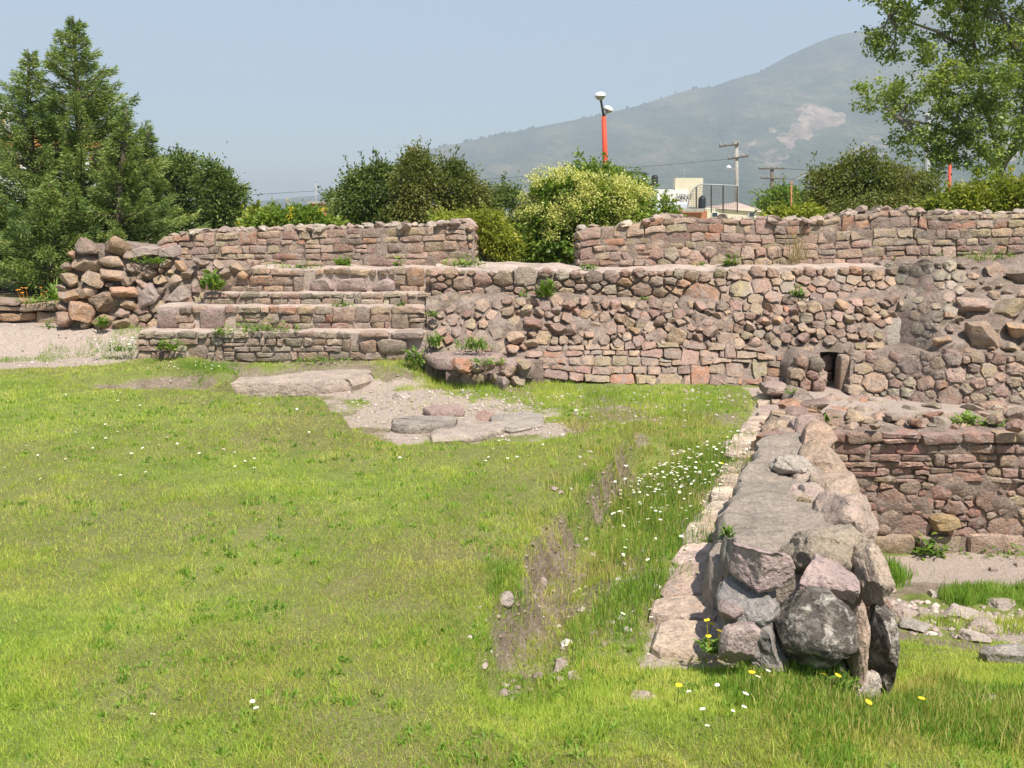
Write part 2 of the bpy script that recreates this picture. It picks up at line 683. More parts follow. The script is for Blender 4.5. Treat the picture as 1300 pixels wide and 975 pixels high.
def core(root, name, x0, x1, ytop, ybot, Yf, thick, seed, step=5.0, rough=0.03, recess=-0.004, mat='mortar', ny=None, extra=0.25, toprise=0.0):
    """the earth and mortar body of a wall: rough front, top and back"""
    pxs = np.linspace(x0, x1, max(4, int((x1 - x0) / step)))
    hmax = max(ybot(x) - ytop(x) for x in pxs)
    nr = ny or max(4, int(hmax / step))
    nt = max(4, int(thick / 0.06))
    V, F = [], []
    rows = nr + 1 + nt + 1
    for px in pxs:
        t, b = ytop(px), ybot(px)
        col = []
        for i in range(nr + 1):
            py = b + (t - b) * i / nr
            p = at(px, py, Yf(px, py))
            p.y += recess
            col.append(p)
        col[0] = col[0] - Vector((0, 0, extra))
        p = col[-1]
        for i in range(1, nt + 1):
            col.append(p + Vector((0, thick * i / nt, toprise * i / nt)))
        q = col[-1].copy()
        q.z = col[0].z
        col.append(q)
        V += col
    V = np.array([tuple(p) for p in V])
    n = rough * fbm(V[:, 0] * 6 + seed, V[:, 1] * 6, V[:, 2] * 6, 4) * 2
    idx = np.arange(len(V)) % rows
    V[:, 1] += np.where(idx <= nr, n, 0)
    V[:, 2] += np.where((idx >= nr) & (idx < rows - 1), n * 0.8 - (idx == nr) * 0.008, 0)
    for i in range(len(pxs) - 1):
        for j in range(rows - 1):
            F.append((i * rows + j, (i + 1) * rows + j, (i + 1) * rows + j + 1, i * rows + j + 1))
    F.append(tuple(range(rows)))
    e = (len(pxs) - 1) * rows
    F.append(tuple(e + k for k in range(rows))[::-1])
    loc = tuple(V.mean(axis=0))
    return mesh_obj(name, V - np.array(loc), F, M[mat], root, loc, True, 50)

# ------------------------------------------------------------------ the ground
def ground_poly(pts, z=0.0):
    return np.array([tuple(onz(x, y, z))[:2] for x, y in pts])

def poly_sd(poly, x, y):
    """signed distance to a polygon, positive inside"""
    x, y = np.asarray(x, float), np.asarray(y, float)
    d = np.full(x.shape, 1e9)
    ins = np.zeros(x.shape, bool)
    n = len(poly)
    for i in range(n):
        ax, ay = poly[i]
        bx, by = poly[(i + 1) % n]
        ex, ey = bx - ax, by - ay
        t = np.clip(((x - ax) * ex + (y - ay) * ey) / (ex * ex + ey * ey + 1e-12), 0, 1)
        d = np.minimum(d, np.hypot(x - ax - t * ex, y - ay - t * ey))
        c = ((ay > y) != (by > y)) & (x < ex * (y - ay) / (ey if abs(ey) > 1e-9 else 1e-9) + ax)
        ins ^= c
    return np.where(ins, d, -d)

LAWN = ground_poly([(-900, 452), (-200, 453), (0, 457), (120, 452), (200, 447), (290, 462), (300, 474), (262, 496), (330, 506), (400, 503), (420, 522), (446, 540), (505, 558), (600, 556),
                    (700, 551), (798, 545), (775, 572), (745, 600), (705, 640), (672, 682), (645, 730), (618, 790), (596, 850), (604, 910), (700, 950), (1100, 1010), (1400, 1200), (-900, 1200)])
DIP = ground_poly([(80, 480), (170, 473), (262, 469), (300, 478), (262, 494), (190, 496), (110, 490)])
GRAVEL = ground_poly([(425, 490), (520, 488), (640, 500), (720, 520), (700, 550), (560, 558), (500, 556), (440, 535)], -0.15)
PALE = ground_poly([(-300, 425), (60, 415), (185, 424), (178, 440), (140, 448), (40, 454), (-300, 457)], 0.1)
PITPALE = ground_poly([(1090, 712), (1180, 700), (1480, 702), (1480, 742), (1250, 748), (1200, 738), (1130, 738)], -1.2)
PITRUB = ground_poly([(1120, 735), (1210, 755), (1330, 770), (1400, 850), (1290, 840), (1230, 815), (1165, 800), (1120, 790)], -0.95)

EDGE_R = lerp_pts([(3.2, 1.30), (3.6, 1.40), (4.2, 1.53), (6.4, 1.98), (7.2, 2.25), (7.7, 2.6)])      # right-hand face of the narrow wall
def edge_r(y):
    return np.interp(y, [2.0, 3.2, 3.6, 4.2, 6.4, 7.2, 7.7], [1.10, 1.30, 1.36, 1.47, 1.9, 2.2, 2.55])

def zpit(y):
    return np.interp(y, [2.2, 3.0, 4.0, 5.0, 6.0, 7.2, 7.8], [0.0, -0.15, -0.45, -0.80, -1.05, -1.20, -1.26])

def ground_z(x, y):
    x, y = np.asarray(x, float), np.asarray(y, float)
    n = fbm(x * 1.3, y * 1.3, 0, 3) * 0.035 + fbm(x * 7, y * 7, 3.3, 3) * 0.018
    sd = poly_sd(LAWN, x, y) + fbm(x * 3.1, y * 3.1, 7.7, 3) * 0.14
    dig = 1 - sstep(-0.07, 0.02, sd)
    near = sstep(2.85, 3.7, y)
    z = n - (0.05 + 0.13 * near) * dig + fbm(x * 16, y * 16, 2.2, 3) * 0.05 * np.exp(-((sd + 0.06) / 0.12) ** 2) - 0.12 * near * np.exp(-((sd + 0.18) / 0.18) ** 2) * (1 - sstep(6.4, 7.2, y))
    z = z - 0.11 * sstep(-0.02, 0.22, poly_sd(DIP, x, y) + fbm(x * 4, y * 4, 1.7, 2) * 0.08)
    # dirt ramp rising towards the corner of the ruin on the left
    z = z + 0.25 * sstep(9.75, 10.35, y) * (1 - sstep(-3.7, -3.3, x))
    # made-up ground before the steps
    z = z + 0.15 * dig * sstep(9.05, 9.5, y) * (1 - sstep(-1.1, -0.7, x))
    # the pit on the right of the narrow wall
    soft = np.where(y < 3.5, 0.35, 0.10)
    pit = sstep(-soft, soft * 0.3, x - edge_r(y)) * (1 - sstep(7.95, 8.05, y))
    z = z * (1 - pit) + (zpit(y) + n * 1.5) * pit
    # far land falls away a little
    rr = np.hypot(x, y)
    z = z - 2.6 * sstep(26, 60, rr) * (y > 0) - 0.024 * np.maximum(rr - 90, 0)
    return z

def masks(x, y):
    """R bare soil, G pale grit and dust, B worn or thin grass"""
    x, y = np.asarray(x, float), np.asarray(y, float)
    sd = poly_sd(LAWN, x, y) + fbm(x * 3.1, y * 3.1, 7.7, 3) * 0.14
    nz = fbm(x * 2.4, y * 2.4, 11.0, 4)
    near = sstep(3.2, 4.1, y)
    dig = (1 - sstep(-0.16, 0.05, sd)) * near
    fn = fbm(x * 9, y * 9, 14.0, 3)
    bank = np.exp(-((sd + 0.03) / 0.06) ** 2) * near * sstep(-0.5, -0.05, nz + fn * 0.7)
    thin = sstep(-0.22, 0.16, nz) * 0.75 + 0.25
    soil = np.clip(dig * thin * 0.6 + bank * 0.66, 0, 1)
    soil = np.maximum(soil, sstep(0.02, 0.15, poly_sd(DIP, x, y) + nz * 0.1) * 0.75)
    grit = np.maximum(sstep(-0.2, 0.2, poly_sd(GRAVEL, x, y) + nz * 0.6 + fbm(x * 6, y * 6, 17.0, 3) * 0.5) * 0.8, sstep(-0.12, 0.1, poly_sd(PALE, x, y) + nz * 0.12))
    pv = (x > np.interp(y, [3.6, 4.2, 5, 6, 6.9, 7.7, 8.6], [.50, .66, .90, 1.26, 1.58, 1.9, 2.18])) & (y > 3.6) & (y < 9.2)
    grit = np.where(pv, np.maximum(grit, 0.8), grit)
    pit = (x - edge_r(y) > 0) & (y > 3.2) & (y < 8)
    pp = np.maximum(sstep(-0.12, 0.1, poly_sd(PITPALE, x, y) + nz * 0.2 + 0.06), 0.75 * sstep(-0.25, 0.12, poly_sd(PITRUB, x, y) + nz * 0.45))
    grit = np.where(pit, pp, grit)
    soil = np.where(pit, sstep(4.4, 5.2, y) * thin * 0.7, soil)
    # dry, trodden grass towards the lip of the dig and across the foreground
    dry = np.exp(-((sd - 0.35) / 0.4) ** 2) * 0.75 + sstep(0.02, 0.35, fbm(x * 0.9, y * 1.2, 21.0, 4) + 0.10 * (x + 0.4) * (y < 4.4)) * 0.7
    bald = sstep(0.24, 0.42, fbm(x * 2.2 + 3, y * 2.6, 31.0, 4) + 0.06 * (x > -0.2))
    soil = np.maximum(soil, bald * 0.3 * (~pit))
    return np.clip(soil, 0, 1), np.clip(grit, 0, 1), np.clip(dry, 0, 1)

def mat_ground():
    k = NT('ground_soil')
    at_ = k.node('ShaderNodeAttribute', attribute_name='mask')
    sep = k.node('ShaderNodeSeparateColor')
    k.link(at_.outputs['Color'], sep.inputs[0])
    n1 = k.noise(6, 6, 0.65)
    n2 = k.noise(45, 5, 0.7)
    n3 = k.noise(210, 3, 0.6)
    turf = k.ramp(n1, [(0.3, (0.17, 0.205, 0.046)), (0.5, (0.25, 0.295, 0.07)), (0.72, (0.33, 0.345, 0.11))])
    soil = k.ramp(n1, [(0.28, (0.22, 0.16, 0.12)), (0.5, (0.32, 0.25, 0.19)), (0.75, (0.42, 0.335, 0.265))])
    soil = k.mix(1.0, soil, k.ramp(n2, [(0.32, (0.62, 0.6, 0.58)), (0.68, (1.25, 1.25, 1.22))]), 'MULTIPLY')
    grit = k.ramp(n2, [(0.3, (0.42, 0.325, 0.265)), (0.55, (0.55, 0.44, 0.365)), (0.75, (0.66, 0.56, 0.48))])
    dry = k.ramp(n2, [(0.3, (0.17, 0.135, 0.065)), (0.7, (0.30, 0.25, 0.12))])
    c = k.mix(k.math('MULTIPLY', sep.outputs[2], 0.6), turf, dry)
    e1 = k.math('ADD', sep.outputs[0], k.math('MULTIPLY', k.math('SUBTRACT', n2, 0.5), 0.7))
    c = k.mix(k.rampf(e1, 0.28, 0.62), c, soil)
    e2 = k.math('ADD', sep.outputs[1], k.math('MULTIPLY', k.math('SUBTRACT', n2, 0.5), 0.6))
    c = k.mix(k.rampf(e2, 0.3, 0.65), c, grit)
    nm = k.bump(n1, 0.6, 0.06)
    nm = k.bump(k.noise(19, 5, 0.7), 0.8, 0.04, nm)
    nm = k.bump(n2, 1.0, 0.025, nm)
    nm = k.bump(n3, 0.6, 0.006, nm)
    return k.done(c, 0.96, nm)
M['ground'] = mat_ground()

def axis(lo, hi, step, far_lo, far_hi):
    mid = list(np.arange(lo, hi + 1e-6, step))
    a, s = [], step
    v = lo
    while v > far_lo:
        s *= 1.28
        v -= s
        a.append(max(v, far_lo))
    b, s = [], step
    v = hi
    while v < far_hi:
        s *= 1.28
        v += s
        b.append(min(v, far_hi))
    return np.array(a[::-1] + mid + b)

gx = axis(-6.2, 5.6, 0.038, -4600, 4600)
gy = axis(1.6, 10.6, 0.038, -1800, 5600)
GX, GY = np.meshgrid(gx, gy)
GZ = ground_z(GX, GY)
V = np.stack([GX.ravel(), GY.ravel(), GZ.ravel()], 1)
nx_, ny_ = len(gx), len(gy)
ii, jj = np.meshgrid(np.arange(nx_ - 1), np.arange(ny_ - 1))
a = (jj * nx_ + ii).ravel()
F = np.stack([a, a + 1, a + 1 + nx_, a + nx_], 1)
ground = soup('ground', V, F, M['ground'], smooth=True)
ground['kind'] = 'structure'
mr, mg, mb = masks(GX.ravel(), GY.ravel())
ca = ground.data.attributes.new('mask', 'FLOAT_COLOR', 'POINT')
ca.data.foreach_set('color', np.stack([mr, mg, mb, np.ones_like(mr)], 1).astype(np.float32).ravel())

# ------------------------------------------------------------------ the mountain
RIDGE = lerp_pts([(-400, 258), (150, 254), (300, 258), (400, 248), (440, 236), (480, 220), (540, 191), (600, 178), (640, 170), (700, 158), (760, 146), (815, 133), (850, 121), (880, 112),
                  (905, 110), (930, 101), (965, 91), (1000, 71), (1040, 53), (1065, 44), (1090, 40), (1150, 22), (1230, -6), (1330, -30), (1500, -10), (1800, 60)])
pxs = np.concatenate([np.arange(-400, 600, 8.0), np.arange(600, 1100, 2.5), np.arange(1100, 1801, 8.0)])
ts = np.linspace(0, 1, 130)
def qmask(px, py):
    w = fbm(px * 0.045, py * 0.06, 2.0, 4)
    m = np.zeros_like(px)
    for (cx, cy, rx, ry, s, tl) in ((1026, 162, 31, 21, 0.95, -0.12), (1000, 176, 16, 8, 0.7, 0), (952, 184, 16, 8, 0.6, -.5), (985, 200, 26, 12, 0.5, 0), (940, 205, 30, 9, 0.35, -.3), (1020, 222, 46, 7, 0.3, 0), (905, 222, 26, 5, .3, 0), (720, 208, 12, 3, .4, 0), (655, 205, 30, 9, .25, 0), (1110, 190, 30, 14, .5, 0), (1285, 195, 22, 18, .7, 0)):
        dx, dy = (px - cx) / rx, (py - cy - tl * (px - cx)) / ry
        m = np.maximum(m, s * (1 - sstep(0.85, 1.15, np.hypot(dx, dy) + w * 1.3)))
    return m
def at_np(px, py, Y):
    u, v = (px - 650.0) / FPX, -(py - 487.5) / FPX
    t = Y / (CT + v * ST)
    return np.stack([u * t, Y, EYE + (-ST + v * CT) * t], -1)
RY = np.array([RIDGE(p) for p in pxs])
PX, T = np.meshgrid(pxs, ts, indexing='ij')
PY = 268 + (RY[:, None] - 268) * T
Yb_ = 1500 + 2100 * T ** 0.9
g = fbm(PX * 0.012 + 3, T * 1.4 + PX * 0.004, 4.4, 5) + 0.5 * fbm(PX * 0.05, T * 3.0, 1.4, 4)
W = at_np(PX, PY, Yb_ + g * 420 * (0.15 + T) * (1 - T * 0.55) * (1 - T))
W[..., 2] += g * 6 * np.where(T < 1, 1, 0.3)
back_ = at_np(pxs, RY, np.full_like(pxs, 3600.0))
back_[:, 1], back_[:, 2] = 4300.0, -130.0
V = np.concatenate([W, back_[:, None]], 1).reshape(-1, 3)
QM = np.concatenate([qmask(PX, PY), np.zeros((len(pxs), 1))], 1).ravel()
n = len(ts) + 1
nc = len(pxs)
ii, jj = np.meshgrid(np.arange(nc - 1), np.arange(n - 1))
a = (ii * n + jj).ravel()
F = np.stack([a, a + n, a + n + 1, a + 1], 1)
def mat_mountain():
    k = NT('mountain_scrub')
    at_ = k.node('ShaderNodeAttribute', attribute_name='mask')
    sep = k.node('ShaderNodeSeparateColor')
    k.link(at_.outputs['Color'], sep.inputs[0])
    n1 = k.noise(0.006, 6, 0.65, stretch=(1, 0.3, 1.5))
    n2 = k.noise(0.03, 6, 0.72, stretch=(1, 0.22, 1.2))
    c = k.ramp(n1, [(0.34, (0.018, 0.034, 0.016)), (0.5, (0.055, 0.062, 0.030)), (0.66, (0.15, 0.12, 0.07))])
    c = k.mix(1.0, c, k.ramp(n2, [(0.3, (0.6, 0.6, 0.6)), (0.7, (1.4, 1.4, 1.3))]), 'MULTIPLY')
    q = k.ramp(n2, [(0.32, (0.13, 0.10, 0.065)), (0.5, (0.29, 0.205, 0.145)), (0.68, (0.47, 0.355, 0.265))])
    e = k.math('ADD', sep.outputs[0], k.math('MULTIPLY', k.math('SUBTRACT', n2, 0.5), 1.1))
    c = k.mix(k.rampf(e, 0.42, 0.72, 0, 0.9), c, q)
    return k.done(c, 1.0, k.bump(n1, 1.0, 60.0, k.bump(n2, 0.8, 12.0)))
M['mountain'] = mat_mountain()
mt = soup('mountain', V, F, M['mountain'], smooth=True)
mt['kind'] = 'structure'
ca = mt.data.attributes.new('mask', 'FLOAT_COLOR', 'POINT')
ca.data.foreach_set('color', np.stack([QM, QM, QM, np.ones_like(QM)], 1).astype(np.float32).ravel())

rt = np.random.RandomState(4)
rx = np.concatenate([rt.uniform(535, 680, 46), rt.uniform(680, 1000, 14), rt.normal(752, 6, 4), rt.normal(638, 5, 6)])
RV, RF = [], []
for q in rx:
    c = at(float(q), RIDGE(q), 3590)
    hh, ww = rt.uniform(3, 11), rt.uniform(2.5, 6)
    n0 = len(RV)
    RV += [(c.x, c.y - ww, c.z), (c.x + ww, c.y, c.z + hh * .45), (c.x, c.y + ww, c.z), (c.x - ww, c.y, c.z + hh * .45), (c.x + rt.uniform(-2, 2), c.y, c.z + hh), (c.x, c.y, c.z - 6)]
    RF += [(n0, n0 + 1, n0 + 4), (n0 + 1, n0 + 2, n0 + 4), (n0 + 2, n0 + 3, n0 + 4), (n0 + 3, n0, n0 + 4), (n0 + 1, n0, n0 + 5), (n0 + 2, n0 + 1, n0 + 5), (n0 + 3, n0 + 2, n0 + 5), (n0, n0 + 3, n0 + 5)]
ro = soup('ridge_trees', np.array(RV), np.array(RF), mat_simple('far_foliage', (0.045, 0.06, 0.025), 0.3, 0.05, 0.9, 0))
ro['kind'] = 'stuff'
ro['label'] = 'distant trees fringing the mountain ridge'
# ------------------------------------------------------------------ the ruin
def mat_dust():
    k = NT('pale_dust_mortar')
    n1, n2, n3 = k.noise(3, 5, 0.65), k.noise(38, 5, 0.7), k.noise(170, 3, 0.6)
    c = k.ramp(n1, [(0.3, (0.36, 0.285, 0.235)), (0.5, (0.47, 0.375, 0.315)), (0.72, (0.56, 0.46, 0.395))])
    c = k.mix(1.0, c, k.ramp(n2, [(0.3, (0.72, 0.72, 0.72)), (0.68, (1.18, 1.16, 1.15))]), 'MULTIPLY')
    nm = k.bump(n1, 0.5, 0.04)
    nm = k.bump(n2, 0.8, 0.02, nm)
    nm = k.bump(n3, 0.5, 0.005, nm)
    return k.done(c, 0.95, nm)
M['dust'] = mat_dust()
def const(v):
    return lambda *a: v
rnd = random.Random(5)

# --- low dry-stone wall at the far left
Yl = const(10.75)
w = empty('low_stone_wall', at(35, 415, 10.75), 'low dry stone wall with flat cap slabs left of the boulder corner', 'stone wall')
core(w, 'mortar', -160, 74, const(386), const(424), Yl, 0.35, 3, rough=0.04, recess=0.012)
add_stones(w, courses(-160, 76, const(395), const(422), 2, 28, 52, 31, gap=2.5), Yl, TAN, (0.03, 0.09), 0.12, 32)
add_stones(w, courses(-160, 74, lambda x: 382 + 2 * math.sin(x * .05), const(395), 1, 45, 85, 33, gap=2), const(10.68), TAN, (0.03, 0.06), 0.35, 34)

# --- corner of big boulders with the sloping wing
Yc = lambda x, y: 10.38 + (415 - y) * 0.002
w = empty('boulder_corner_wall', at(165, 415, 10.4), 'ruined wall corner of big weathered brown boulders beside the conifers', 'stone wall')
ct = lerp_pts([(72, 372), (84, 345), (96, 318), (104, 309), (150, 306), (214, 322), (218, 332), (262, 334), (312, 336)])
core(w, 'mortar', 76, 312, lambda x: ct(x) + 4, const(420), Yc, 0.55, 5, rough=0.06, recess=0.02)
fixed = [(114, 316, 17), (145, 313, 19), (110, 336, 19), (144, 333, 17), (117, 353, 20), (92, 352, 14), (146, 347, 18), (133, 380, 22), (112, 369, 16), (105, 395, 18), (158, 368, 16), (160, 356, 14), (84, 404, 14), (130, 405, 16), (90, 378, 14)]
pts = rubble_points([(78, 350), (98, 312), (165, 308), (168, 408), (78, 414)], 6, 9, 41, 1.45, fixed)
cc = cells(pts, 2.2, 1.45, 1.25)
add_rocks(w, cc, lambda x, y: Yc(x, y) - 0.02, TAN, 42, depth=1.0, proud=0.35, fill=1.12)
big = [dict(p=[(173, 362), (196, 360), (206, 373), (203, 383), (178, 391), (174, 378)], col=(0.40, 0.30, 0.275), bulge=(0.08, 0.09)),
       dict(p=[(208, 382), (232, 361), (243, 371), (244, 378), (226, 384)], col=(0.38, 0.30, 0.27), bulge=(0.06, 0.07)),
       dict(p=[(168, 316), (182, 312), (200, 314), (200, 324), (170, 327)], col=(0.40, 0.31, 0.27), bulge=(0.06, 0.07)),
       dict(p=[(203, 316), (222, 312), (224, 326), (204, 326)], col=(0.39, 0.30, 0.27), bulge=(0.05, 0.06)),
       dict(p=[(244, 357), (254, 354), (256, 372), (246, 372)], col=(0.42, 0.29, 0.25), bulge=(0.08, 0.09))]
add_stones(w, big, Yc, TAN, seed=44, back=0.2)
pts = rubble_points([(162, 338), (250, 333), (312, 337), (312, 350), (246, 356), (232, 358), (205, 370), (172, 360)], 5, 10, 45, 1.3, [(206, 355, 10), (222, 356, 9), (190, 348, 9)])
add_rocks(w, cells(pts, 2, 1.3, 1.15), Yc, TAN, 46, proud=0.3)
pts = rubble_points([(170, 394), (205, 385), (245, 382), (256, 376), (256, 388), (206, 392), (202, 414), (140, 414)], 5, 10, 47, 1.2)
add_stones(w, cells(pts, 2, 1.2, 1.2), Yc, PINK, (0.02, 0.04), 0.1, 48)
for q in ((200, 335, 30, 6),):
    pass

# --- the flight of broad steps
w = empty('stone_steps', at(360, 455, 9.75), 'flight of broad low stone steps with grass growing on the treads', 'steps')
def step(label, x0, x1, t, b, Y, thick, seed, rows, wmin, wmax, pal, top_over=True, extra=None, holes=()):
    tf, bf = (t if callable(t) else const(t)), (b if callable(b) else const(b))
    s = core(w, 'step', x0, x1, lambda x: tf(x) + 0.5, bf, const(Y), thick, seed, rough=0.012, mat='dust', recess=0.012)
    add_stones(s, courses(x0, x1, tf, bf, rows, wmin, wmax, seed, gap=1.3, holes=holes), const(Y), pal, (0.012, 0.04), 0.1, seed + 1)
    if extra:
        add_stones(s, extra, const(Y - 0.01), pal, (0.03, 0.05), 0.12, seed + 2)
    return s
step('', 175, 541, 421, 458, 9.75, 0.45, 51, 4, 13, 32, GREY, holes=[(455, 425, 545, 447)],
     extra=[[(456, 433), (478, 430), (478, 449), (457, 449)], [(480, 431), (516, 431), (516, 449), (481, 449)], dict(p=[(497, 421), (539, 421), (538, 430), (498, 430)], col=(0.36, 0.27, 0.23)), [(456, 421), (494, 421), (494, 428), (457, 428)]])
step('', 199, 540, 389, 418, 10.02, 0.45, 53, 3, 15, 32, PINK, holes=[(199, 385, 225, 420), (254, 385, 290, 420)],
     extra=[dict(p=[(200, 393), (224, 392), (225, 418), (201, 418)], col=(0.38, 0.27, 0.245)), dict(p=[(255, 391), (287, 391), (284, 417), (256, 418)], col=(0.37, 0.26, 0.235))])
step('', 258, 546, 372, 388, 10.27, 0.45, 55, 2, 11, 30, GREY)
step('', 250, 548, lambda x: 341 + 1.5 * math.sin(x * .07), 371, 10.50, 0.7, 57, 3, 13, 30, TAN,
     extra=[dict(p=[(394, 357), (406, 353), (420, 355), (425, 369), (392, 370)], col=(0.42, 0.31, 0.29), bulge=(.05, .06)), dict(p=[(430, 354), (462, 353), (466, 369), (428, 369)], col=(0.40, 0.29, 0.255), bulge=(.05, .06)), dict(p=[(474, 362), (490, 352), (503, 358), (502, 369), (473, 369)], col=(0.40, 0.30, 0.28), bulge=(.05, .06))],
     holes=[(390, 352, 505, 372)])

# --- upper wall, left length
Yu = lambda x, y: 11.0 + (335 - y) * 0.0015
w = empty('upper_wall', at(400, 335, 11.0), 'coursed upper wall of pink brick-like stones above the steps', 'stone wall')
tl = lerp_pts([(196, 306), (205, 301), (225, 297), (300, 293), (420, 290), (540, 287), (575, 283), (592, 283), (606, 298)])
up_core = core(w, 'mortar', 200, 602, lambda x: tl(x) + 2, const(340), Yu, 0.5, 61, rough=0.02)
add_stones(w, courses(200, 594, lambda x: tl(x) + 1, const(338), 5, 16, 33, 62, gap=1.1), Yu, PINK, (0.010, 0.034), 0.12, 63)
def end_stones(root, x, ys, Y, xs, pal, seed):
    rng = random.Random(seed)
    for i in range(len(ys) - 1):
        y = (ys[i] + ys[i + 1]) / 2
        h = (ys[i + 1] - ys[i]) / 2 * 0.0088
        for q in range(3):
            c = at(x + xs * (q + 1) / 3.0, y, Y + 0.14 * q + 0.07)
            o = place('stone', rng.choice(rocklib()), c, pick(pal, rng), root, M['stone'])
            o.scale = (0.05, 0.085, h * 1.05)
            o.rotation_euler = (rng.uniform(-.1, .1), rng.uniform(-.15, .15), rng.uniform(-.1, .1))
end_stones(w, 593, [285, 296, 307, 318, 328, 338], 11.0, 9, PINK, 64)
def top_rubble(root, x0, x1, tf, Y, thick, n, seed, pal, smin=0.03, smax=0.075):
    rng = random.Random(seed)
    for i in range(n):
        px = rng.uniform(x0, x1)
        p = at(px, tf(px), Y)
        s = rng.uniform(smin, smax)
        o = place('stone', rng.choice(rocklib()), p + Vector((0, rng.uniform(0.02, thick), s * 0.15)), pick(pal, rng), root, M['stone'])
        o.scale = (s * rng.uniform(1, 1.7), s * rng.uniform(.8, 1.3), s * rng.uniform(.45, .8))
        o.rotation_euler = (rng.uniform(-.3, .3), rng.uniform(-.3, .3), rng.uniform(0, 6))
PALETOP = [((0.48, 0.40, 0.35), 3), ((0.42, 0.33, 0.29), 3), ((0.52, 0.46, 0.41), 2), ((0.36, 0.27, 0.24), 1)]
top_rubble(up_core, 210, 595, lambda x: tl(x) + 1, 11.0, 0.45, 110, 65, PALETOP)

# --- upper wall, right length
Yr = lambda x, y: 10.95 + (335 - y) * 0.0015
w = empty('upper_wall', at(1010, 333, 10.95), 'long coursed upper wall of pink and buff stones below the right-hand bushes', 'stone wall')
tr = lerp_pts([(734, 293), (760, 288), (795, 286), (822, 282), (832, 277), (870, 276), (960, 279), (1050, 280), (1068, 274), (1100, 272), (1110, 267), (1165, 266), (1180, 273), (1300, 271), (1500, 270)])
br = lerp_pts([(734, 337), (1000, 337), (1130, 336), (1300, 331), (1500, 328)])
up_core = core(w, 'mortar', 736, 1500, lambda x: tr(x) + 2, br, Yr, 0.5, 66, rough=0.02)
add_stones(w, courses(735, 1500, tr, br, 6, 16, 34, 67, gap=1.1, holes=[(905, 318, 1005, 340), (826, 320, 872, 340)]), Yr, PINK, (0.010, 0.034), 0.12, 68)
pts = rubble_points([(826, 320), (1005, 320), (1005, 336), (826, 336)], 6, 12, 69, 1.2)
add_stones(w, cells(pts, 1.6, 1.2, 1.2), Yr, PINK, (0.02, 0.05), 0.1, 70)
top_rubble(up_core, 740, 1480, lambda x: tr(x) + 1, 10.95, 0.45, 90, 71, PALETOP, 0.03, 0.08)
end_stones(w, 734, [294, 305, 316, 327, 338], 10.95, -0.1, PINK, 72)

# --- main retaining wall: a band under the terrace, a battered rubble face, flat courses at the foot
w = empty('retaining_wall', at(850, 490, 9.4), 'long battered retaining wall of bulging rubble stones under the pale terrace', 'stone wall')
tb = lerp_pts([(548, 342), (700, 344), (760, 345), (860, 342), (1000, 341), (1100, 340), (1165, 338)])
Yb = lambda x, y: 10.32 - 0.30 * float(sstep(830, 960, x)) * float(sstep(345, 385, y))
band = core(w, 'terrace', 548, 1170, tb, const(400), Yb, 1.1, 74, rough=0.02, mat='dust', recess=0.012)
fixed = [(640, 354, 14), (665, 352, 16), (612, 355, 13), (588, 358, 14), (890, 376, 24), (940, 366, 15), (965, 362, 14), (755, 352, 11), (815, 368, 13)]
pts = rubble_points([(550, 346), (860, 347), (1000, 345), (1160, 343), (1160, 368), (1120, 376), (1000, 381), (860, 384), (780, 380), (650, 376), (550, 372)], 4, 10, 75, 1.45, fixed, tries=14000)
add_stones(band, cells(pts, 1.6, 1.45, 1.2), lambda x, y: Yb(x, y) - 0.01, TAN + PINK, (0.025, 0.07), 0.1, 76, tilt=0.5)
fac = lerp_pts([(540, 373), (640, 377), (700, 378), (860, 384), (1000, 388), (1060, 384), (1130, 376), (1165, 372)])
bot = lerp_pts([(540, 470), (640, 474), (700, 484), (760, 490), (850, 492), (960, 492), (1060, 500), (1165, 500)])
Ym = lambda x, y: 9.30 + 0.72 * float(np.clip((488 - y) / 112.0, -0.2, 1.05)) + 0.1 * (1 - float(sstep(560, 700, x))) - 0.32 * float(sstep(960, 1080, x))
face = core(w, 'rubble_face', 541, 1041, fac, bot, Ym, 0.7, 77, rough=0.065, recess=0.006)
core(w, 'rubble_face', 1041, 1079, fac, const(447), Ym, 0.7, 77, rough=0.065, recess=0.006, extra=0.0)
core(w, 'rubble_face', 1079, 1165, fac, bot, Ym, 0.7, 77, rough=0.065, recess=0.006)
# smooth mortared stretch beside the steps
pts = rubble_points([(548, 378), (640, 380), (648, 440), (560, 446), (548, 430)], 4, 11, 78, 1.1, [(598, 411, 8), (612, 388, 10), (575, 405, 9), (590, 384, 9), (625, 400, 9), (560, 420, 8)])
add_stones(face, cells(pts, 3.5, 1.1, 1.0), lambda x, y: Ym(x, y) + 0.005, PINK, (0.02, 0.045), 0.08, 79)
# bulging cobbles
pts = rubble_points([(642, 382), (740, 381), (860, 386), (1000, 390), (1060, 386), (1130, 380), (1128, 430), (1040, 432), (900, 440), (800, 436), (690, 434), (648, 444)], 3.4, 8.5, 80, 1.2,
                    [(676, 410, 11), (655, 409, 10), (708, 419, 9), (773, 417, 10), (860, 424, 12), (920, 430, 10), (655, 430, 10), (690, 428, 10)], tries=22000)
cc = cells(pts, 1.2, 1.2, 1.2)
add_rocks(face, cc[::2], Ym, PINK + TAN, 81, depth=1.0, proud=0.32, fill=1.15)
add_stones(face, cc[1::2], Ym, PINK + TAN, (0.02, 0.06), 0.1, 281, tilt=0.9)
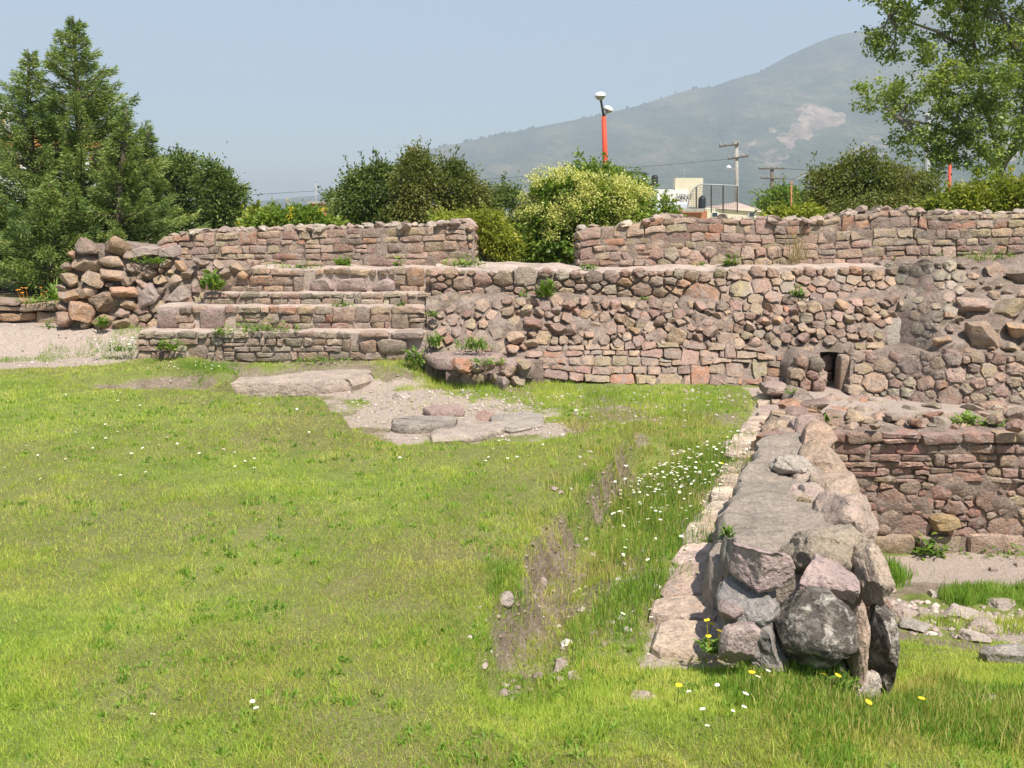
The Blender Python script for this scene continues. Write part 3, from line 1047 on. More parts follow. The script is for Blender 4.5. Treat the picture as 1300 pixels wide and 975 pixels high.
# flat courses at the foot
pts = courses(668, 1162, lambda x: 438 + 4 * math.sin(x * .013) - 8 * float(sstep(1000, 1100, x)), lambda x: bot(x) - 4, 5, 15, 36, 82, gap=1.3, wob=0.4, drop=0.05, holes=[(1036, 440, 1084, 520), (1118, 396, 1160, 442)])
add_stones(w, pts, lambda x, y: Ym(x, y) - 0.015, PINK, (0.02, 0.06), 0.12, 83)
add_stones(face, [dict(p=[(1121, 413), (1136, 400), (1157, 401), (1158, 438), (1128, 440)], col=(0.33, 0.29, 0.25), bulge=(.06, .07))], Ym, PINK, back=0.2, seed=84)
pts = rubble_points([(1128, 380), (1162, 376), (1162, 402), (1128, 402)], 6, 10, 86, 1.2)
add_rocks(face, cells(pts, 1.6, 1.2, 1.2), Ym, GREY, 87, proud=0.35)

# --- ledge of broken slabs at the foot of the steps' right end
w = empty('broken_slab_ledge', at(605, 475, 9.1), 'low ledge of broken flat pinkish slabs jutting out right of the steps', 'stone ledge')
def slab(root, pts_px, z, th, col, seed, name='stone', zz=None, mat='boulder', bev=0.965):
    """flat irregular slab: outline given where the photo shows its top, at height z"""
    rng = random.Random(seed)
    p2 = chaikin([Vector((x, y, 0)) for x, y in pts_px], 0.08)
    wpx = max(p.x for p in p2) - min(p.x for p in p2)
    hpx = max(p.y for p in p2) - min(p.y for p in p2)
    p2 = [p + Vector((rng.uniform(-.02, .02) * wpx, rng.uniform(-.05, .05) * hpx, 0)) for p in p2]
    O = [onz(p.x, p.y, z) for p in p2]
    c = sum(O, Vector()) / len(O)
    n = len(O)
    V, F = [], []
    for (sc, dz) in ((1.0, -th), (1.04, -th * 0.5), (1.0, -th * 0.12), (bev, 0.0), (0.5, 0.006)):
        for i, o in enumerate(O):
            d = (o - c) * (sc + rng.uniform(-.03, .03))
            V.append((d.x, d.y, dz + rng.uniform(-1, 1) * 0.006))
    V.append((0, 0, rng.uniform(0, 0.012)))
    for r in range(4):
        for i in range(n):
            j = (i + 1) % n
            F.append((r * n + i, r * n + j, (r + 1) * n + j, (r + 1) * n + i))
    for i in range(n):
        F.append((4 * n + i, 4 * n + (i + 1) % n, 5 * n))
    a = sum((O[i].x * O[(i + 1) % n].y - O[(i + 1) % n].x * O[i].y) for i in range(n))
    if a < 0:
        F = [tuple(reversed(f)) for f in F]
    me = bpy.data.meshes.new(name)
    me.from_pydata(V, [], F)
    me.polygons.foreach_set('use_smooth', [True] * len(me.polygons))
    me.set_sharp_from_angle(angle=R(40))
    return place(name, me, c, (*col, 1), root, M[mat])
slab(w, [(534, 446), (560, 443), (610, 445), (640, 447), (630, 456), (590, 458), (555, 455)], 0.07, 0.10, (0.37, 0.27, 0.24), 91)
slab(w, [(618, 446), (680, 441), (690, 452), (672, 464), (645, 462), (626, 455)], 0.03, 0.12, (0.36, 0.27, 0.24), 92)
slab(w, [(604, 463), (632, 464), (652, 474), (640, 482), (618, 474)], -0.06, 0.10, (0.38, 0.29, 0.26), 93)
slab(w, [(580, 461), (604, 462), (606, 474), (584, 473)], -0.05, 0.14, (0.34, 0.25, 0.22), 94)
add_rocks(w, cells(rubble_points([(575, 460), (665, 462), (660, 484), (600, 480)], 6, 12, 95, 1.3), 1.5, 1.3, 1.2), const(9.12), PINK, 96, proud=0.2)
core(w, 'mortar', 566, 690, lambda x: 464 + 3 * math.sin(x * 0.1), const(486), const(9.25), 0.4, 98, rough=0.06)

# --- right-hand mass of big boulders set in mortar
w = empty('boulder_wall', at(1260, 455, 9.2), 'rough mass of large tan boulders in grey mortar above the slotted wall', 'stone wall')
Yg0 = lambda y: 8.60 + 1.10 * float(np.clip((455 - y) / 116.0, 0, 1)) ** 1.5
def Yg(x, y):
    t = float(sstep(1120, 1205, x))
    q = float(sstep(366, 386, y))
    return (Yb(x, y) * (1 - q) + Ym(x, y) * q) * (1 - t) + Yg0(y) * t + 0.05 * (1 - t)
tg = lerp_pts([(1120, 338), (1180, 338), (1215, 336), (1240, 338), (1300, 339), (1480, 338)])
core(w, 'mortar', 1128, 1480, tg, const(462), Yg, 0.9, 101, rough=0.10, recess=0.02)
fixed = [(1232, 386, 24), (1276, 395, 26), (1240, 422, 30), (1290, 418, 22), (1195, 432, 12), (1202, 445, 10), (1262, 345, 20), (1292, 352, 24), (1305, 376, 22), (1340, 400, 26), (1340, 440, 24), (1390, 380, 28), (1310, 445, 16), (1280, 440, 14), (1225, 445, 10)]
pts = rubble_points([(1182, 420), (1222, 380), (1235, 338), (1470, 335), (1470, 452), (1190, 454)], 6, 10, 102, 1.5, fixed)
add_rocks(w, cells(pts, 3.5, 1.5, 1.08), Yg, TAN, 103, depth=0.9, proud=0.35, fill=1.0)
pts = rubble_points([(1128, 340), (1225, 336), (1215, 385), (1182, 416), (1168, 440), (1160, 400), (1130, 372)], 4, 11, 104, 1.2)
add_stones(w, cells(pts, 3.5, 1.2, 1.0), Yg, GREY, (0.02, 0.05), 0.08, 105)

# --- wall with the drain slot
Ys = lambda x, y: 8.72 - 0.34 * float(sstep(1080, 1230, x)) + (0.34 - 0.2 * float(sstep(1080, 1230, x))) * float(np.clip((520 - y) / 71.0, -0.1, 1))
w = empty('slotted_wall', at(1180, 520, 8.55), 'mortared wall with a tall dark drain slot beside a standing slab', 'stone wall')
core(w, 'mortar', 1079, 1480, const(449), const(524), Ys, 0.8, 107, rough=0.03)
core(w, 'mortar', 1006, 1041, lambda x: 452 + max(0, (1022 - x)) * 1.2, const(552), const(8.95), 0.5, 108, rough=0.02, recess=0.012)
core(w, 'mortar', 1041, 1079, const(444), const(524), const(9.5), 0.3, 109, rough=0.02)
pts = rubble_points([(1084, 452), (1478, 452), (1478, 520), (1084, 520)], 4, 12, 110, 1.3, [(1110, 485, 17), (1155, 464, 15), (1122, 463, 13), (1212, 475, 13), (1175, 486, 12), (1205, 503, 17), (1255, 470, 12), (1270, 495, 12), (1288, 468, 12), (1240, 486, 10)], tries=14000)
add_stones(w, cells(pts, 1.8, 1.3, 1.15), Ys, PINK + GREY, (0.02, 0.05), 0.1, 111)
pts = rubble_points([(1006, 472), (1022, 455), (1041, 453), (1041, 548), (1006, 550)], 5, 11, 112, 1.1)
add_stones(w, cells(pts, 2.0, 1.1, 1.1), const(8.95), PINK, (0.02, 0.06), 0.1, 113)
mb = MB()
p0, p1 = at(1060, 516, 9.1), at(1078, 450, 9.1)
V, F = rock_verts(77, 3, 6, 0.9, 0.98, 0.03)
V = np.sign(V) * np.abs(V) ** 0.35
V = V * np.array([(p1.x - p0.x) / 2, 0.09, (p1.z - p0.z) / 2])
o = mesh_obj('standing_slab', V, F, M['boulder'], w, (p0 + p1) / 2, True, 40)
o.color = (0.36, 0.26, 0.19, 1)
add_stones(w, [dict(p=[(1040, 489), (1054, 487), (1057, 512), (1042, 516)], col=(.36, .22, .16)), dict(p=[(1040, 472), (1056, 471), (1056, 486), (1040, 487)], col=(.30, .19, .15)), dict(p=[(1040, 452), (1056, 450), (1056, 470), (1040, 471)], col=(.32, .22, .18))], const(9.42), PINK, (0.03, 0.05), 0.1, 115)

# --- ledge and pit wall
w = empty('pit_wall', at(1190, 705, 7.62), 'tall coursed wall of dark red stones and grey mortar rising from the pit', 'stone wall')
Yp = const(7.62)
tp = lerp_pts([(1025, 549), (1100, 549), (1200, 548), (1480, 546)])
pit_core = core(w, 'mortar', 1028, 1480, tp, const(712), Yp, 1.15, 121, rough=0.03, recess=0.0, toprise=0.02)
lr = random.Random(77)
for i in range(190):
    px = lr.uniform(1040, 1470)
    p = at(px, 549, 7.62)
    q = lr.uniform(.025, .085) * lr.choice((1, 1, 1.5))
    o = place('stone', lr.choice(rocklib()), p + Vector((0, lr.uniform(.08, 1.12), q * .2)), pick(GREY + PINK, lr), pit_core, M['stone'])
    o.scale = (q * lr.uniform(1, 1.6), q * lr.uniform(.8, 1.2), q * lr.uniform(.5, .9))
    o.rotation_euler = (lr.uniform(-.3, .3), lr.uniform(-.3, .3), lr.uniform(0, 6))
add_stones(w, courses(1032, 1480, tp, const(562), 1, 34, 58, 122, gap=1.2), const(7.60), DEEP, (0.02, 0.045), 0.25, 123)
add_stones(w, courses(1040, 1480, const(563), const(612), 5, 20, 46, 124, gap=1.6, wob=0.4), Yp, DEEP, (0.012, 0.04), 0.1, 125)
pts = rubble_points([(1070, 614), (1478, 614), (1478, 676), (1085, 676)], 4, 15, 126, 1.5, [(1198, 662, 17), (1155, 668, 24), (1255, 635, 20), (1275, 668, 22), (1130, 632, 18)], tries=9000)
cc = cells(pts, 2.0, 1.5, 1.15)
add_stones(w, cc, Yp, DEEP, (0.010, 0.03), 0.1, 127)
add_stones(w, courses(1092, 1480, const(678), const(708), 1, 36, 64, 128, gap=2.5), const(7.60), DEEP, (0.02, 0.05), 0.12, 129)
o = add_stones(w, [dict(p=[(1178, 657), (1190, 652), (1214, 655), (1217, 667), (1200, 673), (1182, 671)], col=(0.36, 0.25, 0.12), bulge=(.07, .08))], const(7.58), DEEP, seed=130)

# loose stones lying on the ledge
LEDGE = [(1083, 527, 15, 9, 'squared pink stone lying on the ledge below the standing slab'), (1160, 533, 13, 8, 'grey brown stone on the ledge by the first ledge weed'), (1185, 527, 14, 8, 'flat stone half way along the ledge above the pit wall'),
         (1110, 541, 9, 5, 'small pinkish chip at the front edge of the ledge'), (1262, 530, 12, 9, 'upright stone on the ledge behind the bushy weed'), (1290, 540, 13, 10, 'rounded stone at the photo edge end of the ledge'), (1135, 528, 16, 6, 'long low stone lying on the ledge beside the squared one')]
for i, (x, y, rw, rh, lab) in enumerate(LEDGE):
    p = onz(x, y + rh, -0.205)
    s = p.y / (ray(x, y)[1] * FPX)
    o = place('ledge_stone', rocklib()[i * 3 % 26], p + Vector((0, 0, rh * s * 0.8)), pick(PINK, rnd), None, M['stone'])
    o.scale = (rw * s, rw * s * 0.8, rh * s)
    o.rotation_euler = (0, 0, i * 1.3)
    tag(o, lab, 'stone')

# ------------------------------------------------------------------ narrow wall, its end pile and the paved strip
def hero(name, seed, c, dims, col, parent=None, rot=(0, 0, 0), sub=4, cuts=11, dmin=0.5, dmax=0.85, rough=0.10, mat='boulder', sharp=38):
    V, F = rock_verts(seed, sub, cuts, dmin, dmax, rough, 2.6)
    # fine chipping
    o_ = seed * 1.7
    for kx in range(3):
        V[:, kx] += 0.06 * fbm(V[:, 0] * 6 + o_, V[:, 1] * 6 + kx * 3.3, V[:, 2] * 6, 4)
    V = V * np.array(dims)
    o = mesh_obj(name, V, F, M[mat], parent, c, True, sharp)
    o.color = (*col, 1)
    o.rotation_euler = rot
    return o

def px_rock(name, seed, x0, y0, x1, y1, Y, depth, col, parent=None, **kw):
    a, b = at(x0, y1, Y), at(x1, y0, Y)
    c = (a + b) / 2
    return hero(name, seed, c, ((b.x - a.x) / 2, depth / 2, (b.z - a.z) / 2), col, parent, **kw)

M['lichen'] = mat_stone('lichened_stone', 0.95, 0.92, 0.0, 0.51, 0.36)
w = empty('narrow_wall', at(1010, 870, 3.9), 'narrow ruined wall with flat grey top running back to the retaining wall', 'stone wall')
# body: cross-section across the wall at stations along its length
ST_ = [(3.62, 0.88, 1.42, -0.06), (3.9, 0.90, 1.47, 0.02), (4.2, 0.95, 1.58, 0.08), (4.6, 1.04, 1.66, 0.11), (5.0, 1.16, 1.74, 0.12), (5.4, 1.32, 1.82, 0.12), (5.8, 1.50, 1.90, 0.12), (6.15, 1.64, 1.97, 0.11), (6.6, 1.80, 2.06, 0.02), (7.2, 2.02, 2.25, -0.02), (7.7, 2.20, 2.44, -0.02), (8.2, 2.36, 2.60, -0.06), (8.7, 2.45, 2.72, -0.08)]
def wall_body(y0, y1):
    ys = np.arange(y0, y1, 0.045)
    na, nb, ncx = 8, 22, 14
    V, F = [], []
    for y in ys:
        l = np.interp(y, [s[0] for s in ST_], [s[1] for s in ST_]) + 0.045 * float(fbm(y * 5, 1.3, 0, 3)) * 2
        r = np.interp(y, [s[0] for s in ST_], [s[2] for s in ST_]) + 0.05 * float(fbm(y * 4, 9.3, 0, 3)) * 2
        z = np.interp(y, [s[0] for s in ST_], [s[3] for s in ST_])
        for i in range(na):
            V.append((l - 0.012 * (na - i) + 0.03 * float(fbm(y * 9, i * .9, 2, 2)), y, -0.36 + (z - 0.02 + 0.36) * i / (na - 1)))
        for i in range(nb):
            t = i / (nb - 1)
            xx = l + 0.015 + (r - l - 0.03) * t
            dz = 0.034 * float(fbm(xx * 3, y * 9, 5, 5)) * 2 - 0.05 * t ** 3
            V.append((xx, y, z + dz))
        for i in range(ncx):
            t = (i + 1) / ncx
            V.append((r + 0.12 * t + 0.03 * float(fbm(y * 7, i * .6, 8, 3)), y, z - 0.06 - (z + 1.36) * t))
    rows = na + nb + ncx
    for i in range(len(ys) - 1):
        for j in range(rows - 1):
            F.append((i * rows + j, i * rows + j + 1, (i + 1) * rows + j + 1, (i + 1) * rows + j))
    F.append(tuple(range(rows))[::-1])
    e = (len(ys) - 1) * rows
    F.append(tuple(e + k for k in range(rows)))
    return np.array(V), F
def mat_screed():
    k = NT('grey_wall_screed')
    n1 = k.noise(4, 6, 0.65, stretch=(1, 2.2, 1))
    n2 = k.noise(42, 5, 0.7)
    n3 = k.noise(190, 3, 0.6)
    c = k.ramp(n1, [(0.3, (0.22, 0.18, 0.15)), (0.45, (0.32, 0.27, 0.222)), (0.6, (0.39, 0.315, 0.26)), (0.75, (0.46, 0.36, 0.30))])
    c = k.mix(1.0, c, k.ramp(n2, [(0.3, (0.7, 0.7, 0.7)), (0.68, (1.2, 1.2, 1.18))]), 'MULTIPLY')
    c = k.mix(k.rampf(k.noise(9, 5, 0.7), 0.6, 0.72, 0, 0.6), c, (0.13, 0.115, 0.10))
    nm = k.bump(n1, 0.7, 0.08)
    nm = k.bump(k.noise(17, 5, 0.65), 0.7, 0.035, nm)
    nm = k.bump(n2, 0.9, 0.018, nm)
    nm = k.bump(n3, 0.5, 0.004, nm)
    return k.done(c, 0.95, nm)
M['screed'] = mat_screed()
V, F = wall_body(4.05, 6.36)
mesh_obj('wall_body', V - np.array((1.5, 5.5, 0)), F, M['screed'], w, (1.5, 5.5, 0), True, 55)
V, F = wall_body(6.34, 8.72)
mesh_obj('rubble_core', V - np.array((2.2, 7.5, 0)), F, M['mortar'], w, (2.2, 7.5, 0), True, 55)
rr_ = random.Random(17)
for i in range(46):
    yy = rr_.uniform(6.4, 7.75)
    l_ = np.interp(yy, [q[0] for q in ST_], [q[1] for q in ST_])
    r_ = np.interp(yy, [q[0] for q in ST_], [q[2] for q in ST_])
    z_ = np.interp(yy, [q[0] for q in ST_], [q[3] for q in ST_])
    t_ = rr_.random()
    if t_ < 0.4:
        c_ = (l_ - 0.01, yy, rr_.uniform(-.14, z_ - .03))
    else:
        c_ = (l_ + (r_ - l_) * rr_.random(), yy, z_ - 0.01)
    o = place('stone', rr_.choice(rocklib()), c_, pick(PINK, rr_), w, M['stone'])
    q_ = rr_.uniform(.06, .12)
    o.scale = (q_, q_ * rr_.uniform(1, 1.5), q_ * rr_.uniform(.5, .8))
    o.rotation_euler = (rr_.uniform(-.3, .3), rr_.uniform(-.3, .3), rr_.uniform(0, 6))
for i in range(120):
    yy = rr_.uniform(4.1, 7.55)
    r_ = np.interp(yy, [q[0] for q in ST_], [q[2] for q in ST_])
    z_ = np.interp(yy, [q[0] for q in ST_], [q[3] for q in ST_])
    t_ = rr_.random()
    zz = z_ - 0.1 - (z_ + 1.15) * t_
    if zz < float(zpit(yy)) - .02:
        continue
    o = place('stone', rr_.choice(rocklib()), (r_ + 0.12 * t_ + .01, yy, zz), pick(TAN + PINK, rr_), w, M['stone'])
    q_ = rr_.uniform(.06, .13)
    o.scale = (q_ * .7, q_ * rr_.uniform(1, 1.5), q_ * rr_.uniform(.6, .9))
    o.rotation_euler = (rr_.uniform(-.3, .3), rr_.uniform(-.2, .2), rr_.uniform(-.3, .3))
TANPINK = (0.42, 0.315, 0.25)
# rocks along the right-hand edge of the top
for i, (y, x, sx, sy, sz, col) in enumerate([(6.15, 1.96, 0.13, 0.24, 0.15, (0.43, 0.30, 0.22)), (5.62, 1.83, 0.15, 0.30, 0.16, (0.44, 0.32, 0.23)), (5.1, 1.74, 0.14, 0.26, 0.16, (0.44, 0.33, 0.25)),
                                            (4.72, 1.68, 0.17, 0.28, 0.19, (0.45, 0.34, 0.28)), (4.95, 1.55, 0.11, 0.14, 0.09, (0.43, 0.33, 0.28)), (5.35, 1.66, 0.10, 0.15, 0.08, (0.42, 0.33, 0.27)), (6.5, 2.0, 0.10, 0.18, 0.12, (0.42, 0.30, 0.25))]):
    hero('stone', 200 + i, (x, y, 0.10 - sz * 0.25), (sx, sy, sz), col, w, rot=(0, 0, -0.25), sub=3, cuts=12, rough=0.10, dmin=0.6)
# pinkish stones at the far end, stepping up to the main wall
for i, (px0, py0, px1, py1, Y, col) in enumerate([(1000, 527, 1034, 562, 6.75, (0.43, 0.32, 0.29)), (1000, 515, 1018, 530, 7.4, (.38, .29, .26)), (962, 484, 1000, 500, 8.55, (.38, .28, .24))]):
    px_rock('stone', 230 + i, px0, py0, px1, py1, Y, 0.32, col, w, sub=3, cuts=12, dmin=0.6, rough=0.09)
# near-end masonry: (seed, box in the photo, depth from the camera, thickness, colour)
for (sd, x0, y0, x1, y1, Y, dep, col) in [(301, 906, 733, 992, 800, 3.74, 0.34, (0.27, 0.25, 0.235)), (302, 980, 744, 1092, 842, 3.62, 0.40, (0.23, 0.20, 0.17)), (304, 1066, 760, 1104, 880, 3.60, 0.22, (0.43, 0.315, 0.24)),
                                          (305, 1076, 690, 1128, 782, 3.96, 0.40, (0.42, 0.33, 0.25)), (306, 1090, 768, 1140, 878, 3.78, 0.32, (0.27, 0.23, 0.19)), (307, 985, 664, 1114, 748, 4.14, 0.40, (0.33, 0.27, 0.20)),
                                          (308, 936, 776, 1002, 862, 3.66, 0.34, (0.26, 0.235, 0.215)), (309, 1066, 846, 1122, 905, 3.56, 0.18, (0.42, 0.36, 0.31)), (310, 905, 780, 960, 860, 3.82, 0.3, (0.31, 0.27, 0.235)), (311, 1000, 810, 1100, 890, 3.70, 0.34, (0.25, 0.22, 0.19)),
                                          (312, 914, 676, 952, 748, 4.06, 0.26, (0.30, 0.265, 0.225)), (314, 910, 735, 942, 800, 3.92, 0.24, (0.24, 0.21, 0.185))]:
    px_rock('stone', sd, x0, y0, x1, y1, Y, dep, col, w, cuts=12, dmin=0.6 if sd != 302 else 0.78, dmax=0.92, rough=0.16, mat='lichen' if sd in (302, 306, 311) else 'boulder')
# loose angular stones piled on the end
tag(px_rock('loose_boulder', 321, 922, 687, 1000, 748, 3.74, 0.26, (0.41, 0.305, 0.285), cuts=14, dmin=0.45, dmax=0.72, rough=0.09, rot=(0.1, 0.15, 0.3), sharp=26), 'angular pink boulder at the left of the pile topping the narrow wall end', 'boulder')
tag(px_rock('loose_boulder', 323, 1001, 700, 1092, 770, 3.80, 0.30, (0.42, 0.315, 0.29), cuts=14, dmin=0.45, dmax=0.72, rough=0.09, rot=(0.0, 0.2, -0.2), sharp=26), 'wedge shaped pink boulder at the right of the pile above the dark lichened rock', 'boulder')
tag(px_rock('loose_boulder', 325, 914, 774, 976, 850, 3.48, 0.16, (0.39, 0.30, 0.275), cuts=13, dmin=0.45, dmax=0.75, rough=0.05, rot=(0, 0.5, 0), sharp=26), 'pointed pinkish rock leaning at the foot of the pile beside yellow flowers', 'rock')
tag(px_rock('small_stone', 327, 908, 762, 944, 788, 3.60, 0.12, (0.31, 0.235, 0.215), sub=3, cuts=12), 'small mauve stone wedged above the pointed leaning rock', 'stone')
# things lying on the flat top
tag(px_rock('knobbly_stone', 331, 976, 578, 1034, 606, 5.35, 0.20, (0.45, 0.39, 0.33), sub=3, cuts=10, rough=0.3), 'knobbly pale rock lying on the flat grey wall top', 'rock')
tag(px_rock('small_stone', 333, 940, 592, 955, 602, 5.45, 0.06, (0.13, 0.11, 0.10), sub=2, cuts=8), 'tiny dark pebble on the left edge of the grey wall top', 'stone')
tag(px_rock('small_stone', 335, 1012, 615, 1024, 632, 4.95, 0.07, (0.14, 0.12, 0.11), sub=2, cuts=8), 'dark stone in a crack of the grey wall top', 'stone')

# paved strip
pav = empty('paved_strip', onz(900, 680, -0.16), 'strip of worn pinkish paving stones along the foot of the narrow wall', 'paving')
LE = lerp_pts([(3.62, 0.52), (4.2, 0.68), (5.0, 0.92), (6.0, 1.28), (6.9, 1.60), (7.7, 1.92), (8.6, 2.20), (8.95, 2.3)])
RE = lerp_pts([(3.62, 0.86), (4.2, 0.93), (5.0, 1.14), (6.0, 1.56), (6.9, 1.90), (7.7, 2.16), (8.6, 2.46), (8.95, 2.5)])
rng = random.Random(61)
y = 3.66
while y < 8.85:
    d = rng.uniform(0.20, 0.42)
    l, r = LE(y), RE(y)
    cuts_ = [l + rng.uniform(-.03, .03)] + ([l + (r - l) * rng.uniform(.35, .65)] if rng.random() < 0.35 else []) + [r + rng.uniform(-.03, .03)]
    for q in range(len(cuts_) - 1):
        a, b = cuts_[q], cuts_[q + 1]
        sl = 0.3 * d
        O = [Vector((a + .006 + rng.uniform(-.012, .012), y + rng.uniform(0, .03), 0)), Vector((b - .006 + rng.uniform(-.012, .012), y + rng.uniform(0, .03), 0)),
             Vector((b - .006 + sl + rng.uniform(-.012, .012), y + d - .006 + rng.uniform(-.02, .01), 0)), Vector((a + .006 + sl + rng.uniform(-.012, .012), y + d - .006 + rng.uniform(-.02, .01), 0))]
        O = chaikin([p_ + Vector((rng.uniform(-.03, .03), rng.uniform(-.03, .03), 0)) for p_ in O], rng.uniform(.1, .2))
        c = sum(O, Vector()) / len(O)
        n = len(O)
        gz = float(ground_z(np.array([c.x]), np.array([c.y]))[0])
        top = max(-0.145, gz + 0.012) + rng.uniform(-.012, .012)
        tx, ty = rng.uniform(-.04, .04), rng.uniform(-.04, .04)
        V, F = [], []
        for (sc, dz) in ((1, -.06), (1.01, -.014), (0.94, 0), (0.5, .004)):
            for o in O:
                dd = (o - c) * (sc + rng.uniform(-.012, .012))
                V.append((dd.x, dd.y, dz + (tx * dd.x + ty * dd.y) + rng.uniform(-.004, .004)))
        V.append((0, 0, rng.uniform(0, .008)))
        for k in range(3):
            for i in range(n):
                j = (i + 1) % n
                F.append((k * n + i, k * n + j, (k + 1) * n + j, (k + 1) * n + i))
        for i in range(n):
            F.append((3 * n + i, 3 * n + (i + 1) % n, 4 * n))
        me = bpy.data.meshes.new('paving_stone')
        me.from_pydata(V, [], F)
        me.polygons.foreach_set('use_smooth', [True] * len(me.polygons))
        me.set_sharp_from_angle(angle=R(35))
        place('paving_stone', me, (c.x, c.y, top), pick([((0.64, 0.50, 0.43), 3), ((0.60, 0.465, 0.40), 2), ((0.68, 0.56, 0.485), 2), ((0.56, 0.45, 0.385), 1)], rng), pav, M['stone'])
    y += d

# ------------------------------------------------------------------ slabs and stones lying in the dig
o = slab(None, [(272, 481), (330, 478), (400, 470), (466, 466), (472, 474), (440, 482), (412, 485), (340, 487), (276, 487)], -0.06, 0.13, (0.45, 0.365, 0.30), 401, 'flat_slab')
tag(o, 'long low buff slab with a squared front edge before the steps', 'slab')
SL = [([(497, 531), (530, 527), (580, 529), (576, 537), (520, 541), (498, 539)], -0.115, 0.07, (0.31, 0.27, 0.23), 'thick grey slab at the left of the flat stones in the dig'),
      ([(546, 547), (600, 536), (646, 534), (634, 547), (590, 555), (552, 556)], -0.15, 0.05, (0.44, 0.36, 0.30), 'pale flat stone in front of the red lump in the dig'),
      ([(622, 527), (660, 522), (690, 524), (690, 536), (650, 543), (628, 539)], -0.148, 0.05, (0.40, 0.35, 0.30), 'greyish flat stone at the right of the flat stones in the dig'),
      ([(536, 516), (582, 513), (590, 520), (548, 522)], -0.12, 0.06, (0.40, 0.28, 0.25), 'long pink flat stone behind the grey slab in the dig')]
for i, (p, z, th, col, lab) in enumerate(SL):
    tag(slab(None, p, z, th, col, 410 + i, 'flat_slab'), lab, 'slab')
LOOSE = [(510, 499, 12, 8, (0.55, 0.47, 0.41), 'pale squarish stone lying alone on the gravel', 9), (614, 524, 17, 8, (0.40, 0.26, 0.21), 'reddish lump among the flat stones in the dig', 4),
         (450, 487, 6, 4, (0.5, 0.44, 0.38), 'small pale stone beside the long buff slab', 2), (640, 544, 7, 3, (0.3, 0.25, 0.22), 'little dark stone at the front of the flat stones', 6),
         (1110, 500, 1, 1, (.4, .3, .3), '', 0), (720, 544, 6, 4, (.36, .27, .24), 'small stone in the thin grass right of the flat stones', 7),
         (925, 560, 12, 7, (.44, .36, .31), 'pinkish rounded stone between the daisies and the paved strip', 11), (955, 545, 13, 9, (.40, .31, .24), 'brown topped stone beside the paved strip past the daisies', 3),
         (945, 566, 16, 8, (.48, .39, .34), 'pale pink flat stone at the far end of the daisies', 14), (720, 833, 22, 9, (.42, .34, .29), 'flat grey stone sunk in the grass of the trench floor', 5),
         (640, 772, 16, 11, (.42, .35, .31), 'pale stone showing in the eroded lawn bank', 8), (690, 735, 8, 10, (.40, .31, .27), 'pinkish stone part way up the eroded lawn bank', 10),
         (815, 880, 22, 8, (.42, .34, .28), 'low flat stone in the bare patch before the paved strip', 12), (310, 440, 0, 0, (0, 0, 0), '', 0)]
for i, (x, y, rw, rh, col, lab, lib) in enumerate(LOOSE):
    if not lab:
        continue
    gz = -0.15
    for _ in range(9):
        p = onz(x, y + rh, gz)
        gz = 0.5 * gz + 0.5 * float(ground_z(np.array([p.x]), np.array([p.y]))[0])
    gz = min(float(ground_z(np.array([p.x + q * .03]), np.array([p.y + q * .02]))[0]) for q in (-1, 0, 1))
    p.z = gz
    s = p.y / (ray(x, y)[1] * FPX)
    o = hero('loose_stone', 440 + i, p + Vector((0, rw * s * .2, rh * s * 0.22)), (rw * s, rw * s * 0.8, rh * s), col, None, rot=(0, 0, i * 1.1), sub=3, cuts=11, rough=0.08)
    tag(o, lab, 'stone')
# rubble in the pit
PITST = [(1150, 775, 24, 16, (.40, .31, .28), 'pinkish stone in the pit closest to the narrow wall'), (1160, 790, 26, 10, (.40, .36, .31), 'pale grey stone in the pit below the pinkish one'), (1225, 780, 30, 8, (.46, .38, .33), 'broad pale broken stone in the middle of the pit rubble'),
         (1212, 770, 13, 9, (.50, .43, .37), 'whitish stone at the back of the pit rubble'), (1255, 792, 26, 8, (.43, .34, .30), 'flat pink stone in the pit rubble by the grass'), (1290, 830, 40, 17, (.37, .335, .29), 'large smooth grey slab at the photo edge of the pit'),
         (1275, 765, 22, 6, (.41, .33, .28), 'low stone half covered by grass in the pit'), (1240, 808, 22, 7, (.45, .37, .32), 'pale stone in the pit rubble just above the lush grass'), (1130, 745, 12, 6, (.42, .34, .30), 'small stone beside the narrow wall at the edge of the pit dust'),
         (1262, 722, 6, 3, (.25, .18, .15), 'small dark stone on the pale pit dust'), (1292, 716, 6, 3, (.28, .2, .17), 'dark pebble on the pale dust under the pit wall'), (1265, 890, 24, 7, (.40, .33, .29), 'flat pinkish stone sunk in the lush grass of the foreground'), (1185, 752, 8, 5, (.5, .43, .38), 'pale pebble in the strip of pit grass')]
for i, (x, y, rw, rh, col, lab) in enumerate(PITST):
    z = -0.9
    for _ in range(6):
        p = onz(x, y + rh, z)
        z = float(ground_z(np.array([max(p.x, edge_r(p.y) + .12)]), np.array([p.y]))[0])
    s = p.y / (ray(x, y)[1] * FPX)
    o = hero('pit_stone', 470 + i, p + Vector((0, rw * s * .3, rh * s * 0.3)), (rw * s, rw * s * 0.8, rh * s), col, None, rot=(0, 0, i * 1.7), sub=3, cuts=11, rough=0.09)
    tag(o, lab, 'stone')

